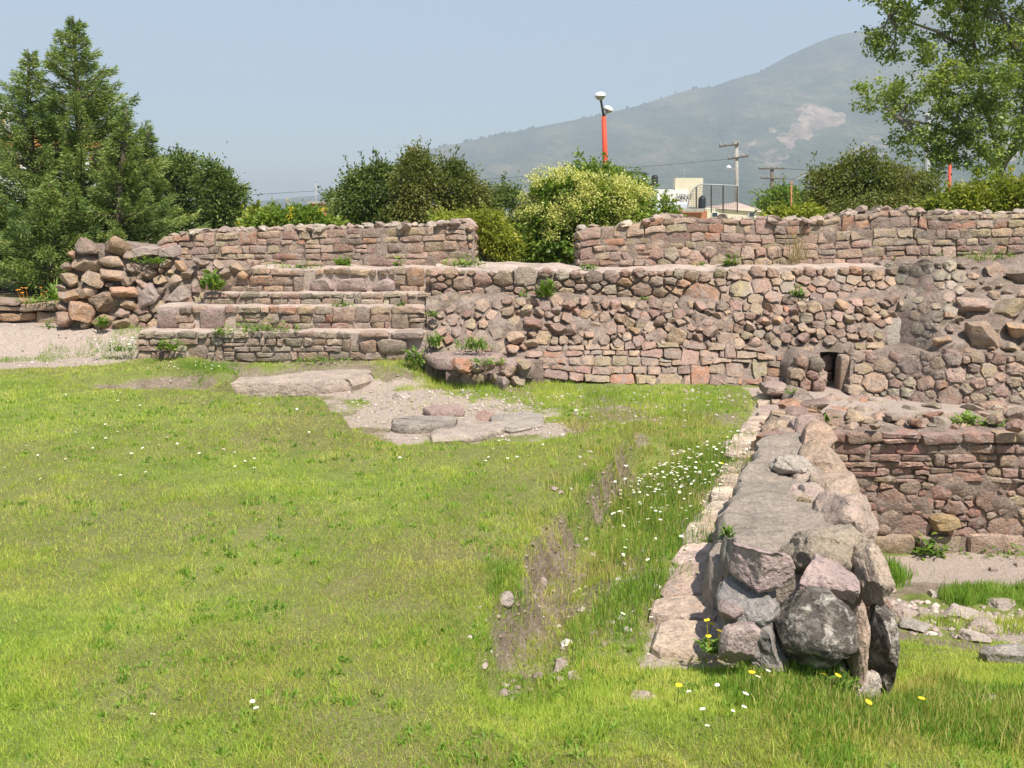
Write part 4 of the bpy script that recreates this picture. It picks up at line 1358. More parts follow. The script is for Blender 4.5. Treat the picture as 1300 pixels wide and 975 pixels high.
# gravel: chips too many to count
def gravel(name, label, n, poly, smin, smax, seed, pal, wob=0.5):
    rs = np.random.RandomState(seed)
    lo, hi = poly.min(axis=0) - .2, poly.max(axis=0) + .2
    P = rs.uniform(lo, hi, (n * 3, 2))
    P = P[poly_sd(poly, P[:, 0], P[:, 1]) + fbm(P[:, 0] * 2, P[:, 1] * 2, 3, 3) * wob > rs.uniform(-.15, .1, len(P)) * wob * 2][:n]
    if wob < 0.2:
        P = P[poly_sd(LAWN, P[:, 0], P[:, 1]) + fbm(P[:, 0] * 3.1, P[:, 1] * 3.1, 7.7, 3) * 0.14 < 0.01]
    Z = ground_z(P[:, 0], P[:, 1])
    base = np.array([(1, 0, 0), (-1, 0, 0), (0, 1, 0), (0, -1, 0), (0, 0, .7), (0, 0, -.7), (.6, .6, .35), (-.6, -.6, .35)], float)
    f = np.array([(0, 6, 4), (6, 2, 4), (2, 1, 4), (1, 7, 4), (7, 3, 4), (3, 0, 4), (0, 2, 6), (1, 3, 7)])
    m = len(P)
    s = smin + (smax - smin) * rs.rand(m) ** 2.5
    Vv = base[None] * s[:, None, None] * rs.uniform(.6, 1.3, (m, 8, 3))
    a_ = rs.uniform(0, 6.28, m)
    X = Vv[..., 0] * np.cos(a_)[:, None] - Vv[..., 1] * np.sin(a_)[:, None]
    Y_ = Vv[..., 0] * np.sin(a_)[:, None] + Vv[..., 1] * np.cos(a_)[:, None]
    W = np.stack([X + P[:, :1], Y_ + P[:, 1:], Vv[..., 2] + Z[:, None] + s[:, None] * .15], -1).reshape(-1, 3)
    FF = (f[None] + (np.arange(m) * 8)[:, None, None]).reshape(-1, 3)
    o = soup(name, W, FF, pal)
    o['kind'] = 'stuff'
    o['label'] = label
    return o
def mat_gravel():
    k = NT('gravel_chips')
    c = k.ramp(k.island(), [(0, (0.22, 0.17, 0.145)), (0.4, (0.36, 0.285, 0.24)), (0.8, (0.46, 0.38, 0.325)), (1, (0.60, 0.53, 0.47))])
    return k.done(c, 0.95, k.bump(k.noise(150, 3), 0.5, 0.005))
M['gravel'] = mat_gravel()
def mat_clod():
    k = NT('soil_clods')
    c = k.ramp(k.island(), [(0, (0.15, 0.105, 0.08)), (0.5, (0.24, 0.18, 0.14)), (1, (0.34, 0.27, 0.215))])
    return k.done(c, 0.97, k.bump(k.noise(120, 4), 0.8, 0.008))
M['clod'] = mat_clod()
gravel('soil_crumbs', 'crumbled earth and clods on the eroded lawn bank', 1000, ground_poly([(610, 790), (615, 770), (650, 690), (700, 630), (760, 570), (800, 545), (815, 560), (780, 610), (735, 670), (690, 740), (660, 820), (640, 870)], -0.1), 0.004, 0.020, 15, M['clod'], wob=0.12)
gravel('gravel', 'pale gravel and stone chips strewn over the dig', 900, GRAVEL, 0.004, 0.022, 5, M['gravel'])
gravel('pit_gravel', 'pale chips and rubble strewn over the pit floor', 600, PITRUB, 0.005, 0.035, 6, M['gravel'])
gravel('path_gravel', 'fine pinkish grit on the bare ground before the boulder corner', 900, PALE, 0.005, 0.018, 7, M['gravel'])
gravel('trench_gravel', 'small stones scattered on the trench floor beside the paving', 450, ground_poly([(640, 810), (700, 700), (790, 600), (930, 545), (900, 640), (830, 780), (820, 880), (700, 890)], -0.15), 0.005, 0.03, 8, M['gravel'])
gravel('terrace_gravel', 'crumbs of broken stone lying on the turf before the retaining wall', 700, ground_poly([(480, 480), (950, 495), (960, 520), (800, 545), (640, 520)], -0.15), 0.005, 0.025, 9, M['gravel'])

# ------------------------------------------------------------------ foliage
def rot_frames(D, rs):
    """unit direction D -> two unit vectors across it, spun at random"""
    A = np.where(np.abs(D[:, 2:3]) < 0.9, np.array([[0, 0, 1.0]]), np.array([[1.0, 0, 0]]))
    U = np.cross(D, A)
    U /= np.linalg.norm(U, axis=1, keepdims=True) + 1e-9
    W = np.cross(D, U)
    a_ = rs.uniform(0, 2 * np.pi, len(D))[:, None]
    return U * np.cos(a_) + W * np.sin(a_), W * np.cos(a_) - U * np.sin(a_)

def leaf_quads(P, D, L, Wd, rs):
    """diamond leaves at P pointing along D, length L, width Wd"""
    D = D / (np.linalg.norm(D, axis=1, keepdims=True) + 1e-9)
    U, N = rot_frames(D, rs)
    L, Wd = L[:, None], Wd[:, None]
    mid = P + D * L * 0.45
    V = np.stack([P, mid + U * Wd * 0.5 + N * Wd * 0.15, P + D * L, mid - U * Wd * 0.5 + N * Wd * 0.15], 1).reshape(-1, 3)
    F = np.arange(len(P) * 4).reshape(-1, 4)
    return V, F

def unit(rs, n):
    v = rs.normal(size=(n, 3))
    return v / np.linalg.norm(v, axis=1, keepdims=True)

M['bark'] = mat_simple('bark', (0.13, 0.10, 0.075), 0.4, 14, 0.95, 0.8, 0.02)
M['bark_grey'] = mat_simple('grey_bark', (0.20, 0.175, 0.15), 0.35, 14, 0.95, 0.8, 0.02)
M['leaf_dark'] = mat_leaf('dark_leaf', [(0.1, (0.055, 0.085, 0.023)), (0.45, (0.098, 0.147, 0.031)), (0.75, (0.166, 0.217, 0.046)), (0.95, (0.254, 0.265, 0.072))], 0.25, 0.45, 1.1, 0.45)
M['leaf_olive'] = mat_leaf('olive_leaf', [(0.1, (0.070, 0.100, 0.026)), (0.4, (0.131, 0.161, 0.037)), (0.7, (0.201, 0.209, 0.049)), (0.95, (0.289, 0.246, 0.079))], 0.28, 0.5, 1.2, 0.45)
M['leaf_fresh'] = mat_leaf('fresh_leaf', [(0.1, (0.079, 0.143, 0.022)), (0.45, (0.150, 0.235, 0.034)), (0.75, (0.246, 0.319, 0.048)), (0.95, (0.386, 0.403, 0.073))], 0.35, 0.45, 1.1, 0.42)
M['leaf_yellow'] = mat_leaf('yellow_green_leaf', [(0.1, (0.090, 0.133, 0.018)), (0.4, (0.196, 0.242, 0.031)), (0.7, (0.346, 0.367, 0.050)), (0.95, (0.510, 0.468, 0.077))], 0.35, 0.45, 1.4, 0.45)
M['leaf_tree'] = mat_leaf('tree_leaf', [(0.1, (0.086, 0.132, 0.036)), (0.4, (0.164, 0.229, 0.053)), (0.7, (0.270, 0.335, 0.074)), (0.95, (0.424, 0.442, 0.125))], 0.35, 0.55, 0.8, 0.4)
M['blossom'] = mat_leaf('cream_blossom', [(0.1, (0.446, 0.449, 0.110)), (0.5, (0.630, 0.620, 0.198)), (0.95, (0.814, 0.766, 0.330))], 0.3, 0.3, 2.0, 0.7)
M['needle'] = mat_leaf('conifer_spray', [(0.08, (0.083, 0.132, 0.049)), (0.4, (0.161, 0.234, 0.067)), (0.7, (0.270, 0.343, 0.087)), (0.95, (0.456, 0.445, 0.144))], 0.22, 0.45, 1.3, 0.55)
M['weed'] = mat_leaf('weed_leaf', [(0.1, (0.066, 0.132, 0.020)), (0.45, (0.132, 0.232, 0.033)), (0.75, (0.224, 0.330, 0.050)), (0.95, (0.356, 0.409, 0.088))], 0.35, 0.3, 3.0, 0.45)
M['petal_yellow'] = mat_simple('yellow_petal', (0.80, 0.58, 0.03), 0.1, 40, 0.6, 0)
M['petal_orange'] = mat_simple('orange_petal', (0.75, 0.30, 0.04), 0.1, 40, 0.6, 0)

def broadleaf(name, label, cat, base, lobes, n, leaf, mat, seed, group=None, clump=0.16, trunk_r=0.06, trunk_paths=None, blossom=None, bark='bark', hollow=0.55, aspect=0.5, stray=0.03, flat=0.0):
    """lobes: (x, y, z, rx, ry, rz) in metres; leaves sit in clumps spread through the lobes"""
    rs = np.random.RandomState(seed)
    rng = random.Random(seed)
    base = Vector(base)
    root = empty(name, base, label, cat, group)
    L = np.array(lobes, float)
    vol = (L[:, 3] * L[:, 4] * L[:, 5]) ** (2 / 3.0)
    nc = max(30, int(n / 60))
    which = rs.choice(len(L), nc, p=vol / vol.sum())
    d = unit(rs, nc)
    rad = (hollow + (1 - hollow) * rs.rand(nc) ** 0.6) * rs.uniform(0.86, 1.12, nc)
    C = L[which, :3] + d * rad[:, None] * L[which, 3:]
    ok = C[:, 2] > base.z + 0.05
    C, d = C[ok], d[ok]
    nc = len(C)
    cs = clump * rs.uniform(0.55, 1.35, nc)
    k = rs.choice(nc, n, p=(cs ** 2) / (cs ** 2).sum())
    q = rs.normal(size=(n, 3)) * np.array([1, 1, 0.72])
    P = C[k] + q * cs[k][:, None] * 0.55
    st = rs.rand(n) < stray
    P[st] += rs.normal(size=(st.sum(), 3)) * clump * 0.9
    outw = C[k] - L[:, :3].mean(axis=0)
    outw /= np.linalg.norm(outw, axis=1, keepdims=True) + 1e-9
    D = unit(rs, n) + q * 0.5 + outw * 0.5 + np.array([0, 0, -0.15])
    Ls = leaf * rs.uniform(0.6, 1.3, n)
    V, F = leaf_quads(P, D, Ls, Ls * aspect, rs)
    ns = max(8, n // (420 if 'bush' in name else 900))
    SP, SD = [], []
    for q_ in range(ns):
        i_ = rs.randint(0, nc)
        if C[i_][2] < np.percentile(C[:, 2], 45):
            continue
        dr_ = d[i_] * 0.5 + np.array([rs.normal() * .25, rs.normal() * .25, 1.0])
        dr_ /= np.linalg.norm(dr_)
        ln_ = clump * rs.uniform(1.2, 3.4 if 'bush' in name else 2.6)
        t_ = rs.rand(26) ** 0.8
        SP.append(C[i_] + dr_ * (t_ * ln_)[:, None] + rs.normal(size=(26, 3)) * clump * 0.14)
        SD.append(dr_ + rs.normal(size=(26, 3)) * 0.7)
    if SP:
        SP, SD = np.concatenate(SP), np.concatenate(SD)
        Ls2 = leaf * rs.uniform(0.6, 1.2, len(SP))
        V2, F2 = leaf_quads(SP, SD, Ls2, Ls2 * aspect, rs)
        F = np.concatenate([F, F2 + len(V)])
        V = np.concatenate([V, V2])
    soup('crown', V, F, M[mat], root, tuple(base))
    mb_ = MB()
    if trunk_paths:
        for pts, rr in trunk_paths:
            mb_.tube(pts, rr, 7)
    else:
        cen = Vector(L[:, :3].mean(axis=0))
        fork = base.lerp(cen, 0.45)
        for q_ in range(3):
            b0 = base + Vector((rng.uniform(-.1, .1), rng.uniform(-.1, .1), -0.1))
            mb_.tube([b0, b0.lerp(fork, .5) + Vector((rng.uniform(-.08, .08), 0, 0)), fork], [trunk_r, trunk_r * .8, trunk_r * .6], 6)
    src = trunk_paths[0][0][-1] if trunk_paths else fork
    srcs = [Vector(p[-1]) for p, _ in trunk_paths] if trunk_paths else [fork]
    for i in rng.sample(range(nc), min(nc, 46)):
        e_ = Vector(C[i])
        s0 = min(srcs, key=lambda s: (s - e_).length)
        m_ = s0.lerp(e_, 0.5) + Vector((rng.uniform(-.1, .1), rng.uniform(-.1, .1), rng.uniform(-.02, .12)))
        mb_.tube([s0, m_, e_], [trunk_r * .4, trunk_r * .24, trunk_r * .08], 4, False)
    mb_.build('trunk', M[bark], root, base, True)
    if blossom:
        bn, bsz, bm, up = blossom
        idx = [i for i in range(nc) if (C[i][2] > np.percentile(C[:, 2], 22)) and C[i][1] < np.percentile(C[:, 1], 80)]
        idx = rs.choice(idx, bn)
        B = C[idx] + d[idx] * cs[idx][:, None] * 0.9 + rs.normal(size=(bn, 3)) * clump * 0.5 + np.array([0, 0, clump * 0.45])
        m_ = 44
        PP = np.repeat(B, m_, 0) + rs.normal(size=(bn * m_, 3)) * bsz * np.array([.5, .5, .42])
        V, F = leaf_quads(PP, unit(rs, bn * m_) + np.array([0, 0, .5]), bsz * rs.uniform(.22, .42, bn * m_), bsz * rs.uniform(.14, .27, bn * m_), rs)
        soup('blossom', V, F, M[bm], root, tuple(base))
    return root

def lobe(px, py, rx, ry, Y, depth=0.8):
    c = at(px, py, Y)
    s = Y / (ray(px, py)[1] * FPX)
    return (c.x, c.y, c.z, rx * s, max(rx, ry) * s * depth, ry * s)

def gz1(x, y):
    return float(ground_z(np.array([x]), np.array([y]))[0])

def gbase(px, Y):
    p = at(px, 300, Y)
    return (p.x, p.y, gz1(p.x, p.y))

def conifer(label, base, top, R_, seed, nb=110, n_per=230, extra=(), lean=0.0, hstart=0.05, power=1.06, blade=0.07):
    rs = np.random.RandomState(seed)
    rng = random.Random(seed)
    base, top = Vector(base), Vector(top)
    H = top.z - base.z
    root = empty('conifer_tree', base, label, 'tree', 'conifers behind the boulder corner')
    mb_ = MB()
    tp = [base.lerp(top, t) + Vector((math.sin(t * 5 + seed) * 0.03, 0, 0)) for t in np.linspace(0, 1, 9)]
    mb_.tube(tp, [0.11 * (1 - t) + 0.008 for t in np.linspace(0, 1, 9)], 7)
    PP, DD, LL, WW = [], [], [], []
    br = []
    for i in range(nb):
        t = hstart + (0.985 - hstart) * (i / nb) ** 0.9
        az = i * 2.39996 + rng.uniform(-.4, .4)
        r = R_ * (1 - t) ** power * (rng.uniform(0.6, 1.2) if rng.random() < .8 else rng.uniform(1.2, 1.65)) + 0.02
        rise = r * rng.uniform(0.25, 0.7) * (0.6 + 0.5 * t)
        s0 = base.lerp(top, t)
        br.append((s0, s0 + Vector((math.cos(az) * r, math.sin(az) * r, rise)), r))
    for e_ in extra:
        e_ = Vector(e_)
        t = max(0.05, min(0.9, (e_.z - base.z - 0.65 * (e_ - base.lerp(top, .5)).xy.length) / H))
        br.append((base.lerp(top, t), e_, (e_ - base.lerp(top, t)).length))
        br.append((base.lerp(top, t), e_ - Vector((0.08, 0.05, 0.16)), (e_ - base.lerp(top, t)).length))
    for (s0, e_, r) in br:
        d = e_ - s0
        m_ = s0.lerp(e_, 0.55) - Vector((0, 0, 0.10 * d.length))
        mb_.tube([s0, m_, e_], [0.012 + r * .012, 0.008 + r * .006, 0.003], 4, False)
        k = max(22, int(n_per * (0.05 + 1.25 * r / R_)))
        u = rs.rand(k) ** 0.8 * 0.93 + 0.07
        a_, b_, c_ = np.array(s0), np.array(m_), np.array(e_)
        Pc = ((1 - u) ** 2)[:, None] * a_ + (2 * u * (1 - u))[:, None] * b_ + (u ** 2)[:, None] * c_
        ax = np.repeat(np.array(d.normalized())[None], k, 0)
        # sprays leave the branch in a few fans, so plumes keep their own outline
        fan = (rs.randint(0, max(5, int(r * 16)), k) + rs.uniform(0, 1)) * 2.4
        hx = np.cross(ax, np.array([[0, 0, 1.0]]))
        hx /= np.linalg.norm(hx, axis=1, keepdims=True) + 1e-6
        hz = np.cross(hx, ax)
        side = hx * np.cos(fan)[:, None] + hz * (np.sin(fan) * 0.75)[:, None]
        sp = (0.012 + 0.03 * min(1, r / .3) + 0.15 * (1 - u) * min(1, r / 0.8)) * rs.uniform(0.05, 1.0, k)
        P = Pc + side * sp[:, None] + ax * sp[:, None] * 0.9 - np.array([0, 0, 1.0]) * (sp[:, None] ** 2) * 1.5 + rs.normal(size=(k, 3)) * 0.012
        PP.append(P)
        DD.append(ax * 1.0 + side * 0.6 + np.array([0, 0, -0.30]) + rs.normal(size=(k, 3)) * 0.28)
        LL.append(blade * rs.uniform(0.5, 1.3, k))
        WW.append(blade * rs.uniform(0.14, 0.25, k))
    P, D, Lh, Wd = np.concatenate(PP), np.concatenate(DD), np.concatenate(LL), np.concatenate(WW)
    V, F = leaf_quads(P, D, Lh, Wd, rs)
    soup('crown', V, F, M['needle'], root, tuple(base))
    mb_.build('trunk', M['bark'], root, base, True)
    return root

Yc1 = 14.6
conifer('tallest feathery conifer beside the boulder corner, its tip highest', gbase(100, Yc1), at(93, 20, Yc1), 1.62, 11, nb=160, n_per=620,
        extra=[at(157, 136, Yc1), at(150, 106, Yc1), at(186, 158, Yc1 - .3), at(138, 122, Yc1), at(176, 190, Yc1 - .5), at(60, 150, Yc1 - .5), at(205, 205, Yc1)])
conifer('second conifer with a slimmer spire left of the tallest one', gbase(30, Yc1 - .3), at(38, 62, Yc1 - .3), 1.2, 12, nb=120, n_per=460, extra=[at(4, 106, Yc1 - .3), at(-16, 140, Yc1)])
conifer('low conifer filling the frame edge under the slim spire', gbase(-18, Yc1 - .5), at(-12, 228, Yc1 - .5), 1.05, 13, nb=80, n_per=480)
conifer('broad low conifer growing right against the boulder corner wall', gbase(58, Yc1 - 1.2), at(62, 232, Yc1 - 1.2), 0.95, 14, nb=80, n_per=480)
conifer('short spreading conifer between the tallest one and the round trees', gbase(172, Yc1 + .3), at(187, 160, Yc1 + .3), 0.85, 15, nb=80, n_per=480)

conifer('slender conifer plume just right of the tallest one', gbase(140, Yc1 - .4), at(158, 138, Yc1 - .4), 0.8, 16, nb=80, n_per=420)
G2 = 'round dark trees behind the upper wall'
broadleaf('round_tree', 'round dark tree next to the conifers', 'tree', gbase(225, 24), [lobe(222, 244, 34, 50, 24), lobe(230, 220, 26, 28, 24), lobe(206, 250, 26, 44, 24), lobe(225, 280, 40, 20, 24)], 15000, 0.085, 'leaf_dark', 21, G2, clump=0.17)
broadleaf('round_tree', 'round dark tree against the open sky right of the conifers', 'tree', gbase(277, 23.5), [lobe(277, 252, 30, 44, 23.5), lobe(270, 228, 19, 24, 23.5), lobe(290, 262, 19, 36, 23.5), lobe(275, 282, 34, 16, 23.5)], 13000, 0.085, 'leaf_dark', 22, G2, clump=0.17)
broadleaf('flowering_shrub', 'low bright green shrub with yellow flowers above the upper wall', 'shrub', gbase(365, 13.2), [lobe(365, 280, 38, 14, 13.2), lobe(335, 284, 22, 10, 13.2), lobe(388, 274, 18, 12, 13.2), lobe(412, 284, 20, 9, 13.2)], 7000, 0.06, 'leaf_fresh', 23, clump=0.09, blossom=(14, 0.045, 'petal_yellow', 1))
broadleaf('scraggy_shrub', 'thin yellowish shrub at the edge of the round tree', 'shrub', gbase(318, 16), [lobe(318, 278, 12, 13, 16), lobe(326, 272, 6, 8, 16)], 1300, 0.07, 'leaf_yellow', 24, clump=0.08)
G3 = 'dark bushes behind the gap in the upper walls'
broadleaf('tall_bush', 'dark bush with ragged top left of the gap', 'bush', gbase(470, 18.5), [lobe(472, 245, 34, 28, 18.5), lobe(458, 228, 14, 14, 18.5), lobe(488, 222, 14, 14, 18.5), lobe(445, 262, 20, 26, 18.5), lobe(470, 275, 34, 20, 18.5)], 17000, 0.06, 'leaf_dark', 25, G3, clump=0.13, stray=0.05)
broadleaf('tall_bush', 'tallest dark bush of the clump with a pointed top', 'bush', gbase(525, 18), [lobe(525, 235, 28, 34, 18), lobe(524, 205, 12, 14, 18), lobe(540, 222, 16, 18, 18), lobe(520, 275, 36, 26, 18)], 18000, 0.06, 'leaf_olive', 26, G3, clump=0.13, stray=0.05)
broadleaf('tall_bush', 'olive bush right of the tallest dark one', 'bush', gbase(580, 18.3), [lobe(578, 240, 26, 30, 18.3), lobe(574, 214, 10, 12, 18.3), lobe(592, 226, 13, 14, 18.3), lobe(600, 260, 26, 26, 18.3), lobe(575, 285, 34, 26, 18.3)], 18000, 0.06, 'leaf_olive', 27, G3, clump=0.13, stray=0.05)
broadleaf('tall_bush', 'low dark bush just left of the blossoming shrub', 'bush', gbase(640, 19), [lobe(640, 270, 30, 30, 19), lobe(652, 250, 18, 14, 19), lobe(618, 268, 14, 26, 19), lobe(640, 305, 40, 26, 19)], 15000, 0.06, 'leaf_dark', 28, G3, clump=0.13, stray=0.04)
broadleaf('low_bush', 'yellowish feathery bush at the end of the left upper wall', 'bush', gbase(622, 14), [lobe(622, 296, 26, 26, 14), lobe(602, 284, 16, 12, 14), lobe(640, 312, 22, 22, 14), lobe(575, 280, 22, 8, 14)], 8000, 0.07, 'leaf_yellow', 29, clump=0.1, aspect=0.28, stray=0.04)
broadleaf('broad_tree', 'dark green tree rising behind the blossoming shrub and lamp post', 'tree', gbase(775, 19), [lobe(742, 234, 22, 22, 19), lobe(774, 228, 24, 20, 19), lobe(800, 236, 20, 20, 19), lobe(814, 252, 12, 16, 19), lobe(705, 250, 24, 22, 19), lobe(768, 272, 60, 24, 19)], 15000, 0.085, 'leaf_fresh', 30, clump=0.15, stray=0.04)
broadleaf('blossoming_shrub', 'big bushy shrub covered in cream yellow blossom by the gap', 'shrub', gbase(735, 14.2), [lobe(712, 254, 30, 28, 14.2), lobe(772, 258, 34, 26, 14.2), lobe(798, 272, 22, 18, 14.2), lobe(742, 280, 46, 26, 14.2), lobe(694, 290, 28, 34, 14.2), lobe(718, 312, 40, 26, 14.2), lobe(686, 318, 20, 22, 14.2)], 22000, 0.075, 'leaf_fresh', 31, clump=0.11, blossom=(620, 0.10, 'blossom', 1))
broadleaf('scraggy_shrub', 'small leafy sapling before the white building', 'sapling', gbase(853, 16), [lobe(848, 260, 6, 11, 16), lobe(848, 270, 11, 6, 16)], 700, 0.06, 'leaf_fresh', 32, clump=0.08)
broadleaf('wide_bush', 'wide dark olive bush under the big tree', 'bush', gbase(1110, 16.5), [lobe(1085, 222, 24, 24, 16.5), lobe(1092, 200, 14, 12, 16.5), lobe(1050, 240, 26, 28, 16.5), lobe(1130, 235, 36, 28, 16.5), lobe(1170, 245, 26, 26, 16.5), lobe(1105, 262, 76, 22, 16.5)], 36000, 0.056, 'leaf_olive', 33, clump=0.13, stray=0.04)
broadleaf('low_bush', 'low yellow green bush along the wall below the big tree', 'bush', gbase(1255, 14.5), [lobe(1225, 255, 26, 18, 14.5), lobe(1262, 246, 26, 20, 14.5), lobe(1300, 250, 30, 22, 14.5), lobe(1345, 252, 30, 20, 14.5), lobe(1190, 264, 16, 10, 14.5)], 15000, 0.065, 'leaf_yellow', 34, clump=0.1, stray=0.04, blossom=(16, 0.04, 'petal_yellow', 1))
broadleaf('low_bush', 'small yellowish bush on the skyline of the wall near the cream building', 'bush', gbase(1005, 14), [lobe(990, 273, 16, 8, 14), lobe(1020, 271, 20, 9, 14)], 3200, 0.06, 'leaf_yellow', 35, clump=0.07)
broadleaf('far_tree', 'small round far tree between the utility pole and the red post', 'tree', gbase(995, 60), [lobe(994, 253, 15, 13, 60), lobe(975, 257, 10, 10, 60), lobe(1012, 256, 9, 10, 60)], 4200, 0.22, 'leaf_fresh', 36, clump=0.4)
broadleaf('far_tree', 'little distant tree before the brick house', 'tree', gbase(420, 55), [lobe(420, 258, 7, 9, 55), lobe(420, 248, 5, 5, 55), lobe(435, 270, 14, 7, 55)], 1800, 0.18, 'leaf_dark', 37, clump=0.3)

# the big tree with the leaning forked trunk
Yt = 21.0
f0 = Vector(gbase(1282, Yt))
fk = at(1270, 216, Yt)
paths = [([f0, at(1276, 250, Yt), fk], [0.14, 0.12, 0.11]),
         ([fk, at(1238, 185, Yt), at(1205, 145, Yt), at(1180, 108, Yt)], [0.075, 0.055, 0.04, 0.02]),
         ([fk, at(1262, 170, Yt), at(1248, 130, Yt), at(1240, 70, Yt + .3), at(1225, 10, Yt)], [0.08, 0.06, 0.05, 0.04, 0.02]),
         ([fk, at(1300, 160, Yt), at(1302, 90, Yt - .2), at(1268, 10, Yt), at(1262, -40, Yt)], [0.085, 0.07, 0.06, 0.04, 0.02]),
         ([at(1302, 90, Yt - .2), at(1330, 30, Yt), at(1345, -40, Yt)], [0.07, 0.05, 0.03]),
         ([at(1238, 185, Yt), at(1190, 160, Yt - .3), at(1140, 150, Yt - .4)], [0.05, 0.03, 0.015]),
         ([at(1240, 70, Yt + .3), at(1190, 40, Yt), at(1130, 20, Yt)], [0.05, 0.03, 0.015])]
broadleaf('big_tree', 'big leafy tree with leaning forked trunk at the upper right corner', 'tree', f0,
          [lobe(1130, 30, 40, 40, Yt), lobe(1190, 40, 55, 60, Yt), lobe(1255, 40, 55, 60, Yt), lobe(1320, 40, 60, 70, Yt), lobe(1125, 120, 40, 22, Yt - .4), lobe(1165, 125, 45, 30, Yt - .3), lobe(1215, 120, 40, 40, Yt - .5),
           lobe(1250, 110, 40, 40, Yt - .8), lobe(1165, 175, 36, 20, Yt - .4), lobe(1205, 175, 26, 34, Yt - .5), lobe(1300, 110, 40, 40, Yt), lobe(1215, 205, 14, 14, Yt - .4), lobe(1225, -50, 110, 50, Yt), lobe(1110, -20, 36, 30, Yt), lobe(1340, 150, 40, 40, Yt), lobe(1240, 162, 36, 34, Yt - .7), lobe(1290, 175, 26, 36, Yt - .6), lobe(1258, 200, 22, 18, Yt - .8), lobe(1195, 200, 20, 22, Yt - .5)],
          44000, 0.075, 'leaf_tree', 38, clump=0.13, trunk_r=0.1, trunk_paths=paths, bark='bark_grey', hollow=0.35, stray=0.04, aspect=0.62)

# ------------------------------------------------------------------ weeds on the ruin
def weed(label, px, py, Y, spread, h, n, seed, width=0.018, mat='weed', flowers=None, z=None, cat='weed', wide=1.0, upright=0.5):
    rs = np.random.RandomState(seed)
    p = at(px, py, Y) if z is None else onz(px, py, z)
    V, F = [], []
    def strip(b, out, up, L, w_):
        c = np.cross(out, np.array([0, 0, 1.0])) + rs.normal(size=3) * .25
        c /= np.linalg.norm(c) + 1e-6
        n0 = len(V)
        pr = [0.4, 1.0, 0.8, 0.06]
        for s_, t in enumerate((0, .35, .7, 1.0)):
            q = b + out * L * t * (1 - .4 * up) + np.array([0, 0, L * (t * (.35 + up) - .55 * t * t)])
            V.append(q - c * w_ * pr[s_])
            V.append(q + c * w_ * pr[s_])
        for s_ in range(3):
            F.append((n0 + 2 * s_, n0 + 2 * s_ + 1, n0 + 2 * s_ + 3, n0 + 2 * s_ + 2))
    for i in range(int(n * 2.2)):
        az = rs.uniform(0, 6.283)
        out = np.array([math.cos(az), math.sin(az), 0])
        bx, by = float(np.clip(rs.normal(), -1.5, 1.5)) * spread * .28 * wide, float(np.clip(rs.normal(), -1.5, 1.5)) * spread * .15
        hump = math.exp(-(bx / (spread * .5 * wide)) ** 2) * (0.75 + 0.5 * float(noise3(bx * 12 + seed, by * 12, seed)))
        if rs.rand() < 0.6:
            strip(np.array([bx, by, h * hump * rs.uniform(0, .75)]), out, upright * rs.uniform(.3, 1.2), h * rs.uniform(.22, .5), width * rs.uniform(.4, .95))
        else:
            strip(np.array([bx * .7, by * .7, 0]), out, upright * rs.uniform(.8, 1.5), h * hump * rs.uniform(.6, 1.15), width * rs.uniform(.35, .8))
    o = mesh_obj('weed', V, F, M[mat], None, p, True)
    if flowers:
        fn, fs, fm = flowers
        mb_ = MB()
        for i in range(fn):
            c = Vector((rs.uniform(-1, 1) * spread * .6 * wide, rs.uniform(-.5, .5) * spread * .5, h * rs.uniform(.5, 1.05)))
            k = 7
            pts = [c + Vector((math.cos(a_ * 6.283 / k) * fs, math.sin(a_ * 6.283 / k) * fs, rs.uniform(-.003, .006))) for a_ in range(k)]
            mb_.add([c + Vector((0, 0, .004))] + pts, [(0, 1 + a_, 1 + (a_ + 1) % k) for a_ in range(k)])
            mb_.tube([(c.x * .8, c.y, 0), c], [0.002, 0.0015], 3, False)
        mb_.v = [tuple(Vector(v_) + p) for v_ in mb_.v]
        mb_.build('flower_heads', M[fm], o, p)
    if spread >= 0.3:
        o.name = 'ground_weeds'
        o['kind'] = 'stuff'
        o['label'] = label
        return o
    return tag(o, label, cat, 'weeds growing on the ruin')
